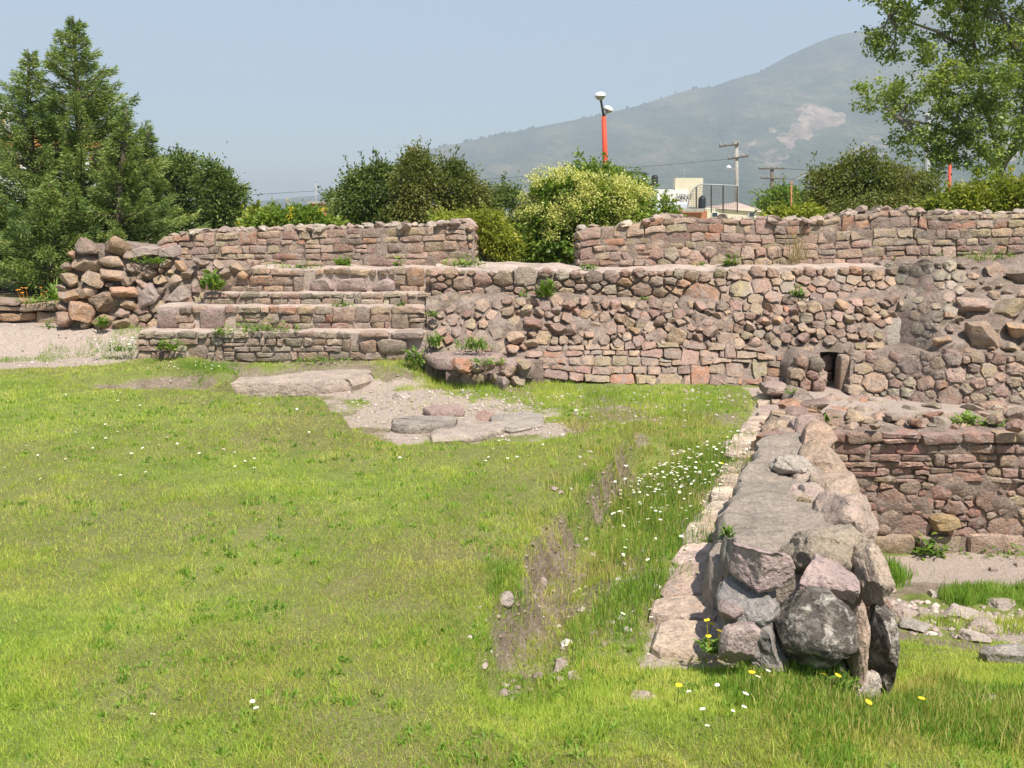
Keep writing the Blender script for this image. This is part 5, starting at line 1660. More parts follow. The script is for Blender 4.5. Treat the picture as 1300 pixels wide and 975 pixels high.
WD = [('low weeds along the sloping ledge right of the top boulders', 192, 334, 10.45, 0.42, 0.14, 70, dict(width=.014)),
      ('dark leafy dock plant at the top of the steps', 272, 368, 10.25, 0.22, 0.26, 34, dict(width=.03, upright=.8)),
      ('grassy weeds below the left upper wall above the third step', 372, 342, 10.72, 0.5, 0.13, 90, dict(width=.012, wide=1.4)),
      ('bushy weed against the left upper wall by a dark joint', 436, 340, 10.8, 0.2, 0.22, 60, dict(width=.014, upright=.8)),
      ('sprig of weed below the right half of the left upper wall', 506, 338, 10.85, 0.12, 0.12, 20, {}),
      ('spreading weeds at the gap end of the left upper wall', 590, 338, 10.75, 0.42, 0.17, 60, dict(width=.013, wide=1.3)),
      ('tall leafy weed on the ledge in the middle of the retaining wall', 692, 377, 10.0, 0.2, 0.30, 46, dict(width=.016, upright=.9)),
      ('small weed left of the tall ledge weed', 664, 376, 10.05, 0.1, 0.14, 10, dict(width=.012)),
      ('short weeds on the pale terrace below the blossoming shrub', 748, 342, 10.45, 0.25, 0.12, 40, dict(width=.012)),
      ('long leaved weed at the foot of the right upper wall', 926, 337, 10.75, 0.25, 0.19, 34, dict(width=.018)),
      ('little weed left of the long leaved one under the right upper wall', 890, 337, 10.8, 0.16, 0.10, 22, dict(width=.011)),
      ('dry twiggy plant standing against the right upper wall', 1012, 336, 10.75, 0.26, 0.42, 60, dict(width=.004, upright=1.1, mat='straw')),
      ('bright green rosette on the rubble top of the retaining wall', 1012, 376, 10.0, 0.16, 0.15, 30, dict(width=.014)),
      ('green tuft under the right upper wall near the big boulders', 1134, 336, 10.75, 0.16, 0.11, 26, dict(width=.012)),
      ('long soft grass on the terrace at the photo edge', 1252, 332, 10.6, 0.9, 0.16, 150, dict(width=.006, wide=1.5, upright=.9)),
      ('bushy weeds in the middle of the ledge above the pit wall', 1226, 546, 7.85, 0.29, 0.22, 95, dict(width=.014, upright=.7, wide=1.2)),
      ('weeds where the ledge meets the narrow wall', 1043, 546, 7.9, 0.18, 0.22, 50, dict(width=.014, upright=.7)),
      ('low weeds along the ledge near the photo edge bushy weed', 1268, 547, 7.8, 0.26, 0.16, 60, dict(width=.012, wide=1.3)),
      ('small ledge weed below the slotted wall', 1158, 546, 7.9, 0.12, 0.13, 18, dict(width=.012)),
      ('leafy weeds at the photo edge end of the ledge', 1296, 549, 7.85, 0.2, 0.12, 36, dict(width=.012)),
      ('sprawling long leaved weed at the foot of the pit wall', 1183, 707, 7.5, 0.24, 0.26, 26, dict(width=.02)),
      ('grassy weeds at the foot of the pit wall by the photo edge', 1282, 710, 7.5, 0.62, 0.16, 90, dict(width=.010, wide=1.4)),
      ('weed in the crack between steps and retaining wall', 548, 402, 9.85, 0.12, 0.16, 22, dict(width=.012)),
      ('yellowish weeds low in the crack beside the bottom step', 552, 440, 9.6, 0.16, 0.24, 40, dict(width=.010, upright=.9)),
      ('clump of yellow green weeds on the slab ledge', 602, 444, 9.45, 0.34, 0.16, 80, dict(width=.010, upright=.9, wide=1.2)),
      ('weeds hanging over the broken slabs', 620, 462, 9.05, 0.3, 0.13, 50, dict(width=.012, wide=1.2)),
      ('leafy weed at the left end of the bottom step', 214, 444, 9.6, 0.26, 0.2, 46, dict(width=.016)),
      ('grassy weeds on the left part of the second step', 330, 421, 9.85, 0.6, 0.17, 110, dict(width=.010, wide=1.5)),
      ('weed on the bottom step near the dark gap', 280, 425, 9.7, 0.16, 0.14, 26, dict(width=.012)),
      ('weed tuft on the third step below the pink blocks', 436, 389, 10.1, 0.26, 0.10, 40, dict(width=.010, wide=1.3)),
      ('second weed tuft on the third step towards the right', 508, 388, 10.1, 0.14, 0.10, 24, dict(width=.010)),
      ('broad leaved weed below the right end of the bottom step', 528, 464, 9.5, 0.2, 0.22, 30, dict(width=.018, upright=.8)),
      ('weeds along the foot of the bottom step', 405, 459, 9.6, 0.5, 0.10, 60, dict(width=.010, wide=1.5)),
      ('small leafy weed at the foot of the boulder corner', 130, 415, 10.2, 0.14, 0.18, 26, dict(width=.014, upright=.8)),
      ('weeds with orange flowers on the low wall', 48, 386, 10.7, 0.4, 0.18, 60, dict(width=.012, wide=1.3, flowers=(8, .018, 'petal_orange'))),
      ('yellow green weed at the joint of low wall and boulder corner', 62, 420, 10.4, 0.14, 0.15, 24, dict(width=.012)),
      ('green weed growing beside the near end of the low wall', 72, 388, 10.8, 0.18, 0.28, 40, dict(width=.018, upright=.9)),
      ('dry flowering tuft on the right part of the grey wall top', 1020, 640, 4.85, 0.10, 0.07, 60, dict(width=.004, mat='straw')),
      ('weed in the joint above the paved strip far end', 1002, 500, 8.2, 0.10, 0.12, 20, dict(width=.009)),
      ('leafy weeds on the rubble wall beside the bottom courses', 820, 380, 9.98, 0.12, 0.08, 14, dict(width=.010)),
      ('white flowering weeds beside the bottom step at the dirt path', 150, 446, 9.7, 0.34, 0.13, 50, dict(width=.010, wide=1.3, flowers=(18, .012, 'petal_white'))),
      ('leafy weeds with yellow heads at the foot of the stone pile', 915, 830, 3.55, 0.16, 0.14, 60, dict(width=.008, flowers=(5, .012, 'petal_yellow'))),
      ('shaded weeds in the gap between paving and grey wall', 922, 684, 4.3, 0.07, 0.09, 26, dict(width=.008, upright=.8)),
      ('lush leafy weeds before the dark lichened rock', 1030, 872, 3.5, 0.30, 0.11, 110, dict(width=.009, upright=.7, wide=1.3))]
M['straw'] = mat_leaf('straw', [(0.1, (0.20, 0.15, 0.07)), (0.5, (0.34, 0.27, 0.13)), (0.95, (0.46, 0.40, 0.22))], 0.3, 0.3, 3.0, 0.7)
M['petal_white'] = mat_simple('white_petal', (0.80, 0.78, 0.72), 0.05, 40, 0.6, 0)
for i, (lab, px, py, Y, sp, h, n, kw) in enumerate(WD):
    weed(lab, px, py, Y, sp, h, n, 700 + i, **kw)

# ------------------------------------------------------------------ street furniture and houses beyond
M['red_paint'] = mat_simple('red_paint', (0.58, 0.075, 0.035), 0.12, 6, 0.55, 0.1, 0.004)
M['dark_metal'] = mat_simple('dark_metal', (0.05, 0.048, 0.045), 0.2, 10, 0.5, 0)
M['grey_metal'] = mat_simple('grey_metal', (0.34, 0.34, 0.33), 0.2, 10, 0.5, 0)
M['lamp_white'] = mat_simple('lamp_dome', (0.80, 0.80, 0.78), 0.05, 10, 0.35, 0)
M['wood_pole'] = mat_simple('weathered_wood', (0.14, 0.115, 0.095), 0.3, 12, 0.9, 0.5)
M['concrete'] = mat_simple('concrete', (0.36, 0.33, 0.29), 0.18, 3, 0.9, 0.4, 0.01)
M['wall_white'] = mat_simple('white_plaster', (0.74, 0.73, 0.70), 0.07, 1.2, 0.9, 0.2)
M['wall_cream'] = mat_simple('cream_plaster', (0.68, 0.62, 0.46), 0.08, 1.2, 0.9, 0.2)
M['brick'] = mat_simple('red_brick', (0.42, 0.17, 0.09), 0.25, 5, 0.9, 0.4)
M['orange'] = mat_simple('orange_plaster', (0.60, 0.27, 0.10), 0.12, 2, 0.9, 0.2)
M['tile_roof'] = mat_simple('faded_tile_roof', (0.42, 0.31, 0.26), 0.2, 4, 0.9, 0.4)
M['window_dark'] = mat_simple('window_glass', (0.04, 0.05, 0.06), 0.2, 2, 0.15, 0, spec=0.5)
M['black_plastic'] = mat_simple('black_tank', (0.02, 0.022, 0.025), 0.2, 4, 0.45, 0)
M['blue_wall'] = mat_simple('pale_blue_plaster', (0.55, 0.63, 0.72), 0.06, 1.2, 0.9, 0.2)

def lamp_head(root, c, arm_from, scale, tilt):
    arm = MB().tube([arm_from, Vector(arm_from).lerp(Vector(c), .6), c], [0.05 * scale, 0.045 * scale, 0.05 * scale], 8).build('arm', M['dark_metal'], root, arm_from, True)
    cone = MB().lathe([(0.05, -0.16), (0.12, -0.13), (0.21, -0.02), (0.225, 0.0), (0.20, 0.004)], (0, 0, 0), 20)
    o = mesh_obj('lamp_head', [Vector(v) * scale for v in cone.v], cone.f, M['grey_metal'], root, c, True, 50)
    o.rotation_euler = tilt
    dome = MB().lathe([(0.215, 0.004), (0.215, 0.05), (0.18, 0.11), (0.10, 0.15), (0.01, 0.162)], (0, 0, 0), 20)
    d = mesh_obj('dome', [Vector(v) * scale for v in dome.v], dome.f, M['lamp_white'], None, (0, 0, 0), True, 60)
    d.parent = o
    return o
Yq = 34.0
b = Vector(gbase(768, Yq))
w = empty('lamp_post', b, 'tall red lamp post with two domed lamps behind the blossoming shrub', 'lamp post')
pt = at(766.5, 148, Yq)
MB().tube([b, at(768.5, 210, Yq), pt], [0.095, 0.09, 0.08], 12).build('post', M['red_paint'], w, b, True)
lamp_head(w, at(762, 122, Yq), pt, 0.85, (0.05, -0.05, 0))
lamp_head(w, at(772, 139, Yq + .4), pt, 0.75, (0.1, 0.35, 0))
def post(label, px, py_top, Y, r, mat, head=None, cap=None):
    b_ = Vector(gbase(px, Y))
    t_ = at(px, py_top, Y)
    w_ = empty('street_post', b_, label, 'post')
    MB().tube([b_, b_.lerp(t_, .5), t_], [r, r * .95, r * .85], 10).build('post', M[mat], w_, b_, True)
    if head:
        MB().tube([t_, at(*head[0], Y), at(*head[1], Y)], [r * .5, r * .4, r * .35], 6).build('arm', M['grey_metal'], w_, t_, True)
    else:
        MB().lathe([(r * 1.5, 0), (r * 1.6, 0.05), (r * 0.9, 0.12), (0.01, 0.16)], t_, 12).build('cap', M['grey_metal'], w_, t_, True)
    return w_
post('red post standing under the big tree', 1206, 206, 34, 0.06, 'red_paint')
post('pale grey post between the wide bush and the red post', 1178, 148, 40, 0.12, 'grey_metal')
post('thin rusty red post with a long arm left of the wide bush', 1005, 230, 46, 0.04, 'brick', head=((1012, 228), (1028, 219)))
post('thin grey mast far behind the flowering shrub', 401, 231, 90, 0.05, 'grey_metal')
post('second thin grey mast beside the brick house', 424, 232, 90, 0.04, 'grey_metal')

def utility_pole(label, px, py_top, Y, r, mat, arms, seed, lamp=None):
    b_ = Vector(gbase(px, Y))
    t_ = at(px, py_top, Y)
    w_ = empty('utility_pole', b_, label, 'utility pole')
    MB().tube([b_, t_], [r * 1.25, r], 10).build('pole', M[mat], w_, b_, True)
    for (y, x0, y0, x1, y1) in arms:
        a_, c_ = at(x0, y0, Y - r - .06), at(x1, y1, Y - r - .06)
        MB().tube([a_, c_], 0.10, 6).build('crossarm', M['wood_pole'], w_, a_)
        for t in (0.04, 0.3, 0.7, 0.96):
            p_ = a_.lerp(c_, t)
            MB().lathe([(0.05, 0.08), (0.11, 0.13), (0.07, 0.22), (0.10, 0.28), (0.03, 0.38)], p_, 8).build('insulator', M['grey_metal'], w_, p_, True)
    if lamp:
        a_, c_ = at(*lamp[0], Y - .1), at(*lamp[1], Y - .1)
        ar = MB().tube([a_, c_], [0.05, 0.04], 6).build('lamp_arm', M['grey_metal'], w_, a_)
        hd = MB().lathe([(0.08, 0.18), (0.25, 0.05), (0.30, -0.05), (0.2, -0.18), (0.02, -0.22)], c_, 12).build('lamp_head', M['lamp_white'], w_, c_, True)
    return w_
utility_pole('concrete utility pole with two crossarms rising before the mountain', 935, 180, 110, 0.19, 'concrete', [(0, 913, 186, 938, 183), (0, 924, 202, 950, 198)], 1, lamp=((934, 216), (925, 212)))
utility_pole('dark wooden utility pole with two level crossarms beside the far tree', 980, 212, 130, 0.22, 'wood_pole', [(0, 963, 214, 996, 214), (0, 966, 226, 996, 227)], 2)
def wire(label, pts):
    o = MB().tube(pts, 0.028, 4).build('power_line', M['dark_metal'], None, pts[0], True)
    return tag(o, label, 'wire', 'power lines')
def sag(a_, c_, s_, n=14):
    a_, c_ = Vector(a_), Vector(c_)
    return [a_.lerp(c_, t) - Vector((0, 0, s_ * 4 * t * (1 - t))) for t in np.linspace(0, 1, n)]
wire('long power line crossing the sky left of the concrete pole', sag(at(926, 202, 110), at(230, 252, 115), 0.3))
wire('upper power line running out to the right from the wooden pole', sag(at(996, 214, 130), at(1250, 212, 120), 0.5))
wire('lower power line running out to the right from the wooden pole', sag(at(996, 227, 130), at(1250, 230, 120), 0.5))

def house(label, px0, px1, ytop, Y, depth, mat, name='house'):
    a_, c_ = at(px0, ytop, Y), at(px1, ytop, Y)
    gz_ = min(gz1(a_.x, Y), gz1(c_.x, Y))
    b_ = Vector(((a_.x + c_.x) / 2, Y, gz_))
    w_ = empty(name, b_, label, 'building')
    MB().box((a_.x, Y, gz_ - .3), (c_.x, Y + depth, a_.z)).build('wall', M[mat], w_, b_)
    return w_
def panel(root, name, px0, py0, px1, py1, Y, th, mat):
    a_, c_ = at(px0, py1, Y), at(px1, py0, Y)
    return MB().box((a_.x, Y - th, a_.z), (c_.x, Y + .02, c_.z)).build(name, M[mat], root, a_)
Yh = 95.0
h_ = house('white two storey building with dark lettering behind the upper wall', 834, 874, 241, Yh, 8, 'wall_white')
panel(h_, 'lower_band', 834.2, 259, 873.8, 275, Yh - .02, .06, 'blue_wall')
tower = panel(h_, 'roof_room', 854, 226, 890, 262, Yh + 1.2, 1.1, 'wall_cream')
for (x0, y0, x1, y1) in ((838, 262, 846, 272), (860, 262, 868, 272)):
    f_ = panel(h_, 'window', x0, y0, x1, y1, Yh - .02, .08, 'wall_white')
    panel(f_, 'pane', x0 + 1.5, y0 + 1.2, x1 - 1.5, y1 - 1.2, Yh - .1, .03, 'window_dark')
fc = bpy.data.curves.new('lettering', 'FONT')
fc.body = 'VENT'
fc.size = 0.62
fc.extrude = 0.02
tmp = bpy.data.objects.new('lettering_curve', fc)
COL.objects.link(tmp)
bpy.context.view_layer.update()
tme = bpy.data.meshes.new_from_object(tmp.evaluated_get(bpy.context.evaluated_depsgraph_get()))
bpy.data.objects.remove(tmp)
lt = bpy.data.objects.new('lettering', tme)
COL.objects.link(lt)
lt.data.materials.clear()
lt.data.materials.append(M['dark_metal'])
p_ = at(858.5, 252.5, Yh - .12)
lt.rotation_euler = (math.pi / 2, 0, 0)
lt.parent = h_
lt.location = p_ - h_.location
an = MB()
for k in range(5):
    an.tube([at(863 + k * 3.2, 216 - k * .2, Yh + 2), at(863 + k * 3.2, 214 + 3, Yh + 2)], 0.02, 4)
an.tube([at(862, 216, Yh + 2), at(877, 215, Yh + 2)], 0.025, 4)
an.tube([at(869, 227, Yh + 2), at(869, 214, Yh + 2)], 0.03, 4)
an.build('aerial', M['grey_metal'], h_, at(869, 227, Yh + 2))
h_ = house('grey water tank house with a dark flat cap behind the broad tree', 793, 822, 226, Yh + 8, 6, 'wall_white', 'tank_house')
MB().lathe([(1.35, 0), (1.35, .12), (0.9, .3), (.1, .38)], at(807, 222, Yh + 9), 18).build('roof', M['dark_metal'], h_, at(807, 222, Yh + 9), True)
MB().lathe([(.35, 0), (.35, .9), (.2, 1.1), (.02, 1.12)], at(831, 236, Yh + 9), 12).build('small_tank', M['black_plastic'], h_, at(831, 236, Yh + 9), True)
h_ = house('dark roofed brick annex below the wire cage', 866, 898, 268, Yh - 6, 5, 'brick', 'annex')
panel(h_, 'roof_edge', 866, 265, 893, 269, Yh - 6.2, .2, 'concrete')
t_ = at(891, 264.5, Yh - 5)
tk = tag(MB().lathe([(0.2, 0), (0.34, 0.0), (0.34, 0.85), (0.26, 1.0), (0.12, 1.06), (0.12, 1.12), (0.01, 1.12)], t_, 16).build('water_tank', M['black_plastic'], None, t_, True, 40), 'black plastic water tank on the brick annex roof', 'water tank')
# arched wire cage
w = empty('wire_cage', at(905, 268, Yh - 2), 'arched wire mesh cage between white building and concrete pole', 'cage')
def arch(x):
    return 268 - 34 * math.sqrt(max(0.0, 1 - max(0, (892 - x) / 20.0) ** 2)) if x < 892 else 234 + (x - 892) * 0.04
ms = MB()
for k in range(24):
    x = 872 + k * 2.8
    ms.tube([at(x, 268, Yh - 2), at(x, arch(x) + .5, Yh - 2)], 0.018, 3, False)
for k in range(13):
    y = 238 + k * 2.5
    x0 = 872 + (0 if y > 262 else 20 * (1 - math.sqrt(max(0, 1 - ((268 - y) / 34.0) ** 2))))
    ms.tube([at(x0, y, Yh - 2), at(936.5, y, Yh - 2)], 0.018, 3, False)
ms.build('mesh', M['grey_metal'], w, at(905, 268, Yh - 2))
for x in (884, 903, 918, 936):
    MB().tube([at(x, 270, Yh - 2), at(x, arch(x), Yh - 2)], 0.06, 6).build('post', M['dark_metal'], w, at(x, 270, Yh - 2))
MB().tube([at(x, arch(x), Yh - 2) for x in np.linspace(872, 937, 22)], 0.06, 5).build('rail', M['grey_metal'], w, at(905, 240, Yh - 2))
h_ = house('low cream building with a faded tile roof behind the concrete pole', 896, 974, 265, Yh + 4, 6, 'wall_cream')
a_, c_ = at(896, 265, Yh + 4), at(974, 265, Yh + 4)
rz = at(935, 257, Yh + 4).z
xm = (a_.x + c_.x) / 2
rf = MB().add([(xm - 2.0, Yh + 3.8, a_.z + .02), (c_.x + .3, Yh + 3.8, a_.z - .4), (xm + .6, Yh + 7, rz), (xm - 2.0, Yh + 10.2, a_.z + .02), (c_.x + .3, Yh + 10.2, a_.z - .4)], [(0, 1, 2), (1, 4, 2), (4, 3, 2), (3, 0, 2), (0, 3, 4, 1)]).build('roof', M['tile_roof'], h_, (xm, Yh + 7, a_.z))
for x0 in (903, 950):
    f_ = panel(h_, 'window', x0, 269, x0 + 9, 276, Yh + 3.98, .08, 'wall_white')
    panel(f_, 'pane', x0 + 1.2, 270, x0 + 7.8, 275, Yh + 3.9, .03, 'window_dark')
h_ = house('red brick house beyond the flowering shrub', 392, 444, 258, 85, 7, 'brick')
panel(h_, 'roof_edge', 391, 255.5, 445, 258.5, 84.9, .3, 'concrete')
panel(h_, 'chimney_room', 424, 250, 438, 258, 86, 2, 'orange')
f_ = panel(h_, 'window', 402, 262, 411, 270, 84.98, .08, 'wall_white')
panel(f_, 'pane', 403, 263, 410, 269, 84.9, .03, 'window_dark')
h_ = house('small orange house glimpsed right of the round tree', 296, 330, 267, 80, 6, 'orange')
panel(h_, 'roof_edge', 295, 265, 331, 267.5, 79.9, .3, 'wall_cream')
f_ = panel(h_, 'window', 314, 270, 320, 276, 79.98, .08, 'wall_white')
panel(f_, 'pane', 315, 271, 319, 275, 79.9, .03, 'window_dark')
h_ = house('tall white house with orange trim hidden behind the conifers', -120, 128, 166, 42, 2.2, 'wall_white')
panel(h_, 'upper_floor', -120, 134, 12, 167, 44.1, 2.0, 'wall_white')
panel(h_, 'trim', -120, 172, 128.5, 187, 41.96, .12, 'orange')
for (x0, y0) in ((-10, 144), (-60, 144), (8, 196), (60, 196), (116, 196), (-60, 196)):
    Yw_ = 42.09 if y0 < 160 else 41.96
    f_ = panel(h_, 'window', x0, y0, x0 + 14, y0 + 18, Yw_ - (5.1 if False else 0), .10, 'orange')
    panel(f_, 'pane', x0 + 2, y0 + 2, x0 + 12, y0 + 16, Yw_ - .1, .03, 'window_dark')

# ------------------------------------------------------------------ grass
M['grass'] = mat_leaf('lawn_grass', [(0.08, (0.157, 0.259, 0.029)), (0.32, (0.279, 0.399, 0.048)), (0.56, (0.430, 0.537, 0.078)), (0.80, (0.593, 0.600, 0.143)), (0.98, (0.763, 0.645, 0.248))], 0.35, 0.48, 1.6, 0.6, fine=0.6)
M['grass_dry'] = mat_leaf('dry_grass', [(0.10, (0.189, 0.220, 0.039)), (0.40, (0.346, 0.330, 0.079)), (0.70, (0.565, 0.471, 0.158)), (0.96, (0.754, 0.628, 0.276))], 0.3, 0.4, 2.1, 0.6)
M['grass_lush'] = mat_leaf('lush_grass', [(0.10, (0.094, 0.194, 0.020)), (0.40, (0.171, 0.310, 0.038)), (0.70, (0.270, 0.415, 0.065)), (0.96, (0.440, 0.483, 0.140))], 0.38, 0.45, 2.2, 0.5, fine=0.6)

def blades(name, label, P, h, wd, mat, seed, lean=0.55, segs=1):
    """one blade per row of P; wd and h are arrays"""
    rs = np.random.RandomState(seed)
    n = len(P)
    Z = ground_z(P[:, 0], P[:, 1]) - 0.004
    az = rs.uniform(0, 6.283, n)
    face = rs.uniform(0, 6.283, n)
    ln = lean * rs.rand(n) ** 0.8
    dx, dy = np.cos(az) * ln * h, np.sin(az) * ln * h
    sx, sy = np.cos(face) * wd * .5, np.sin(face) * wd * .5
    B = np.stack([P[:, 0], P[:, 1], Z], 1)
    side = np.stack([sx, sy, np.zeros(n)], 1)
    top = B + np.stack([dx, dy, h * np.sqrt(np.maximum(0.15, 1 - ln ** 2))], 1)
    if segs == 1:
        V = np.stack([B - side, B + side, top], 1).reshape(-1, 3)
        F = np.arange(3 * n).reshape(-1, 3)
    else:
        mid = B + np.stack([dx * .3, dy * .3, h * .58 * np.ones(n)], 1)
        V = np.stack([B - side, B + side, mid + side * .8, mid - side * .8, top], 1).reshape(-1, 3)
        i0 = np.arange(n)[:, None] * 5
        F = np.concatenate([i0 + np.array([[0, 1, 2]]), i0 + np.array([[0, 2, 3]]), i0 + np.array([[3, 2, 4]])], 1).reshape(-1, 3)
    o = soup(name, V, F, M[mat])
    o['kind'] = 'stuff'
    o['label'] = label
    return o

def scatter(n, y0, y1, rs, xl=0.74, xr=0.62):
    y = rs.uniform(y0, y1, n)
    x = rs.uniform(-1, 1, n)
    x = np.where(x < 0, x * (xl * y + .25), x * (xr * y + .25))
    return np.stack([x, y], 1)

def grass_density(x, y):
    so, gr, dr = masks(x, y)
    g = (1 - so * 0.95) * (1 - gr)
    pit = (x > edge_r(y) - .05) & (y > 3.4)
    wallz = (x > np.interp(y, [3.6, 4.2, 5, 6, 6.9, 7.7, 8.7], [0.84, .92, 1.1, 1.5, 1.78, 2.1, 2.4])) & (y > 3.62) & ~pit
    pave = (x > np.interp(y, [3.6, 4.2, 5, 6, 6.9, 7.7, 8.6], [.55, .70, .94, 1.3, 1.62, 1.94, 2.22])) & (y > 3.68) & ~pit
    g = np.where(wallz | pave, 0, g)
    slabs = np.zeros_like(x)
    for q in ([(272, 481), (330, 478), (400, 470), (466, 466), (472, 474), (440, 482), (412, 485), (340, 487), (276, 487)], [(497, 526), (690, 522), (690, 540), (560, 553), (498, 545)]):
        slabs = np.maximum(slabs, poly_sd(ground_poly(q, -0.05), x, y) > -0.03)
    g = g * (1 - slabs)
    g = np.where((y > 9.75) & (x > -4.0), 0, g)
    g = np.where((y > 9.35) & (x > -0.9), 0, g)
    g = np.where((y > 7.5) & (x > 2.4), 0, g)
    return g, dr, pit

rs = np.random.RandomState(7)
tot = {'near': [], 'mid': [], 'far': []}
for key, (y0, y1, n, h0, h1, w0, seg) in {'near': (2.20, 4.3, 600000, .014, .034, .0030, 1), 'mid': (4.3, 6.6, 285000, .015, .034, .0040, 1), 'far': (6.6, 10.2, 285000, .015, .034, .0060, 1)}.items():
    P = scatter(n, y0, y1, rs)
    g, dr, pit = grass_density(P[:, 0], P[:, 1])
    clumpy = 0.55 + 0.9 * np.clip(fbm(P[:, 0] * 9, P[:, 1] * 9, 2, 3) + .35, 0, 1)
    keep = (rs.rand(n) < g * np.clip(clumpy, 0, 1)) & ~(pit & (P[:, 1] > 5.2))
    P, dr = P[keep], dr[keep]
    hh = (h0 + (h1 - h0) * rs.rand(len(P))) * (0.75 + 0.7 * np.clip(fbm(P[:, 0] * 3, P[:, 1] * 3, 9, 3) + .4, 0, 1))
    isdry = rs.rand(len(P)) < dr * 0.6
    wd = w0 * rs.uniform(.6, 1.4, len(P))
    place_ = {'near': 'in the foreground', 'mid': 'halfway to the ruin', 'far': 'close to the ruin'}[key]
    blades('lawn_grass', 'short mown green grass ' + place_, P[~isdry], hh[~isdry], wd[~isdry], 'grass', 1, 1.15, seg)
    blades('dry_grass', 'dry straw coloured grass mixed into the lawn ' + place_, P[isdry], hh[isdry] * .85, wd[isdry] * .8, 'grass_dry', 2, 1.25, seg)

# broad-leaf rosettes and coarse tufts in the lawn
P = scatter(2600, 2.35, 9.2, rs)
g, dr, pit = grass_density(P[:, 0], P[:, 1])
P = P[(g > .5) & ~pit & (fbm(P[:, 0] * 1.6, P[:, 1] * 1.6, 44, 3) > -.05)]
P = np.repeat(P, 11, 0) + rs.normal(size=(len(P) * 11, 2)) * 0.014
blades('lawn_rosettes', 'broad leaved clover and rosettes dotted through the lawn', P, rs.uniform(.015, .04, len(P)), rs.uniform(.006, .012, len(P)), 'grass_lush', 71, 1.3, 2)
P = scatter(1300, 2.35, 9.2, rs)
g, dr, pit = grass_density(P[:, 0], P[:, 1])
P = P[(g > .3) & ~pit]
P = np.repeat(P, 26, 0) + rs.normal(size=(len(P) * 26, 2)) * 0.018
blades('lawn_tufts', 'coarser tufts standing above the lawn', P, rs.uniform(.03, .065, len(P)), rs.uniform(.002, .0045, len(P)), 'grass', 72, .8, 1)

# ragged turf hanging over the lip of the dig
P = np.stack([rs.uniform(-.6, 1.3, 60000), rs.uniform(3.3, 8.2, 60000)], 1)
sdl = poly_sd(LAWN, P[:, 0], P[:, 1]) + fbm(P[:, 0] * 3.1, P[:, 1] * 3.1, 7.7, 3) * 0.14
P = P[(sdl > -.035) & (sdl < .05) & (fbm(P[:, 0] * 5, P[:, 1] * 5, 61, 3) > -.18)]
blades('turf_lip', 'ragged turf edge hanging over the eroded bank', P, rs.uniform(.025, .06, len(P)), rs.uniform(.0025, .0045, len(P)), 'grass', 73, 1.0, 1)

# taller growth: (outline in the photo, ground height, count, blade height, width, material)
def tall(name, label, pts, z, n, h0, h1, w_, mat, seed, lean=.5, edge=.12, segs=2):
    rs = np.random.RandomState(seed)
    poly = ground_poly(pts, z)
    lo, hi = poly.min(0) - .15, poly.max(0) + .15
    P = rs.uniform(lo, hi, (n * 3, 2))
    sd = poly_sd(poly, P[:, 0], P[:, 1]) + fbm(P[:, 0] * 4, P[:, 1] * 4, seed, 3) * .4
    P = P[rs.rand(len(P)) < sstep(-.04, edge, sd)][:n]
    hh = (h0 + (h1 - h0) * rs.rand(len(P)) ** 1.5) * (0.7 + 0.8 * np.clip(fbm(P[:, 0] * 4, P[:, 1] * 4, 5, 3) + .4, 0, 1))
    return blades(name, label, P, hh, w_ * rs.uniform(.6, 1.4, len(P)), mat, seed + 1, lean, segs)
tall('meadow_grass', 'taller grass among the daisies beside the paved strip', [(755, 610), (800, 575), (900, 560), (960, 545), (945, 590), (905, 630), (885, 680), (850, 715), (800, 715), (720, 690)], -.16, 10000, .03, .11, .0035, 'grass_lush', 41)
tall('meadow_grass', 'dry stems among the daisies beside the paved strip', [(745, 620), (800, 570), (900, 556), (960, 545), (945, 590), (905, 630), (885, 680), (850, 725), (790, 725), (700, 700)], -.16, 5000, .03, .12, .003, 'grass_dry', 141)
tall('meadow_grass', 'clump of long grass beside the near paving stones', [(760, 790), (800, 740), (860, 720), (850, 760), (815, 815), (780, 815)], -.16, 1700, .04, .12, .0035, 'grass_lush', 43)
tall('meadow_grass', 'thin weedy grass on the trench floor', [(610, 810), (660, 760), (720, 690), (800, 700), (840, 730), (790, 800), (820, 860), (680, 860)], -.16, 2600, .02, .06, .003, 'grass', 45)
tall('meadow_grass', 'dry grass over the trench floor and lawn bank', [(600, 830), (640, 740), (720, 640), (790, 560), (830, 600), (800, 700), (840, 740), (790, 820), (830, 880), (660, 880)], -.12, 3000, .02, .07, .003, 'grass_dry', 145)
tall('meadow_grass', 'green tuft hanging on the eroded lawn bank', [(605, 770), (640, 715), (668, 705), (662, 740), (640, 775), (625, 800)], -.06, 2600, .03, .08, .003, 'grass_lush', 47)
tall('meadow_grass', 'tufts along the lip of the lawn bank', [(640, 700), (690, 650), (740, 600), (770, 585), (755, 615), (710, 655), (670, 705)], -.06, 1800, .03, .09, .003, 'grass_dry', 49)
tall('lush_grass', 'lush long grass at the foot of the stone pile in the foreground', [(890, 900), (960, 872), (1060, 895), (1130, 880), (1150, 805), (1200, 800), (1260, 830), (1400, 870), (1500, 1000), (1000, 1030), (880, 930)], -.25, 14000, .025, .07, .0042, 'grass_lush', 51)
tall('lush_grass', 'dry stems mixed into the long foreground grass', [(890, 900), (960, 872), (1060, 895), (1130, 880), (1150, 805), (1200, 800), (1260, 830), (1400, 870), (1500, 1000), (1000, 1030), (880, 930)], -.25, 7000, .025, .09, .003, 'grass_dry', 151)
tall('pit_grass', 'strip of grass along the middle of the pit', [(1170, 742), (1210, 738), (1300, 735), (1420, 735), (1420, 768), (1290, 765), (1210, 762)], -1.05, 5200, .04, .11, .005, 'grass_lush', 53)
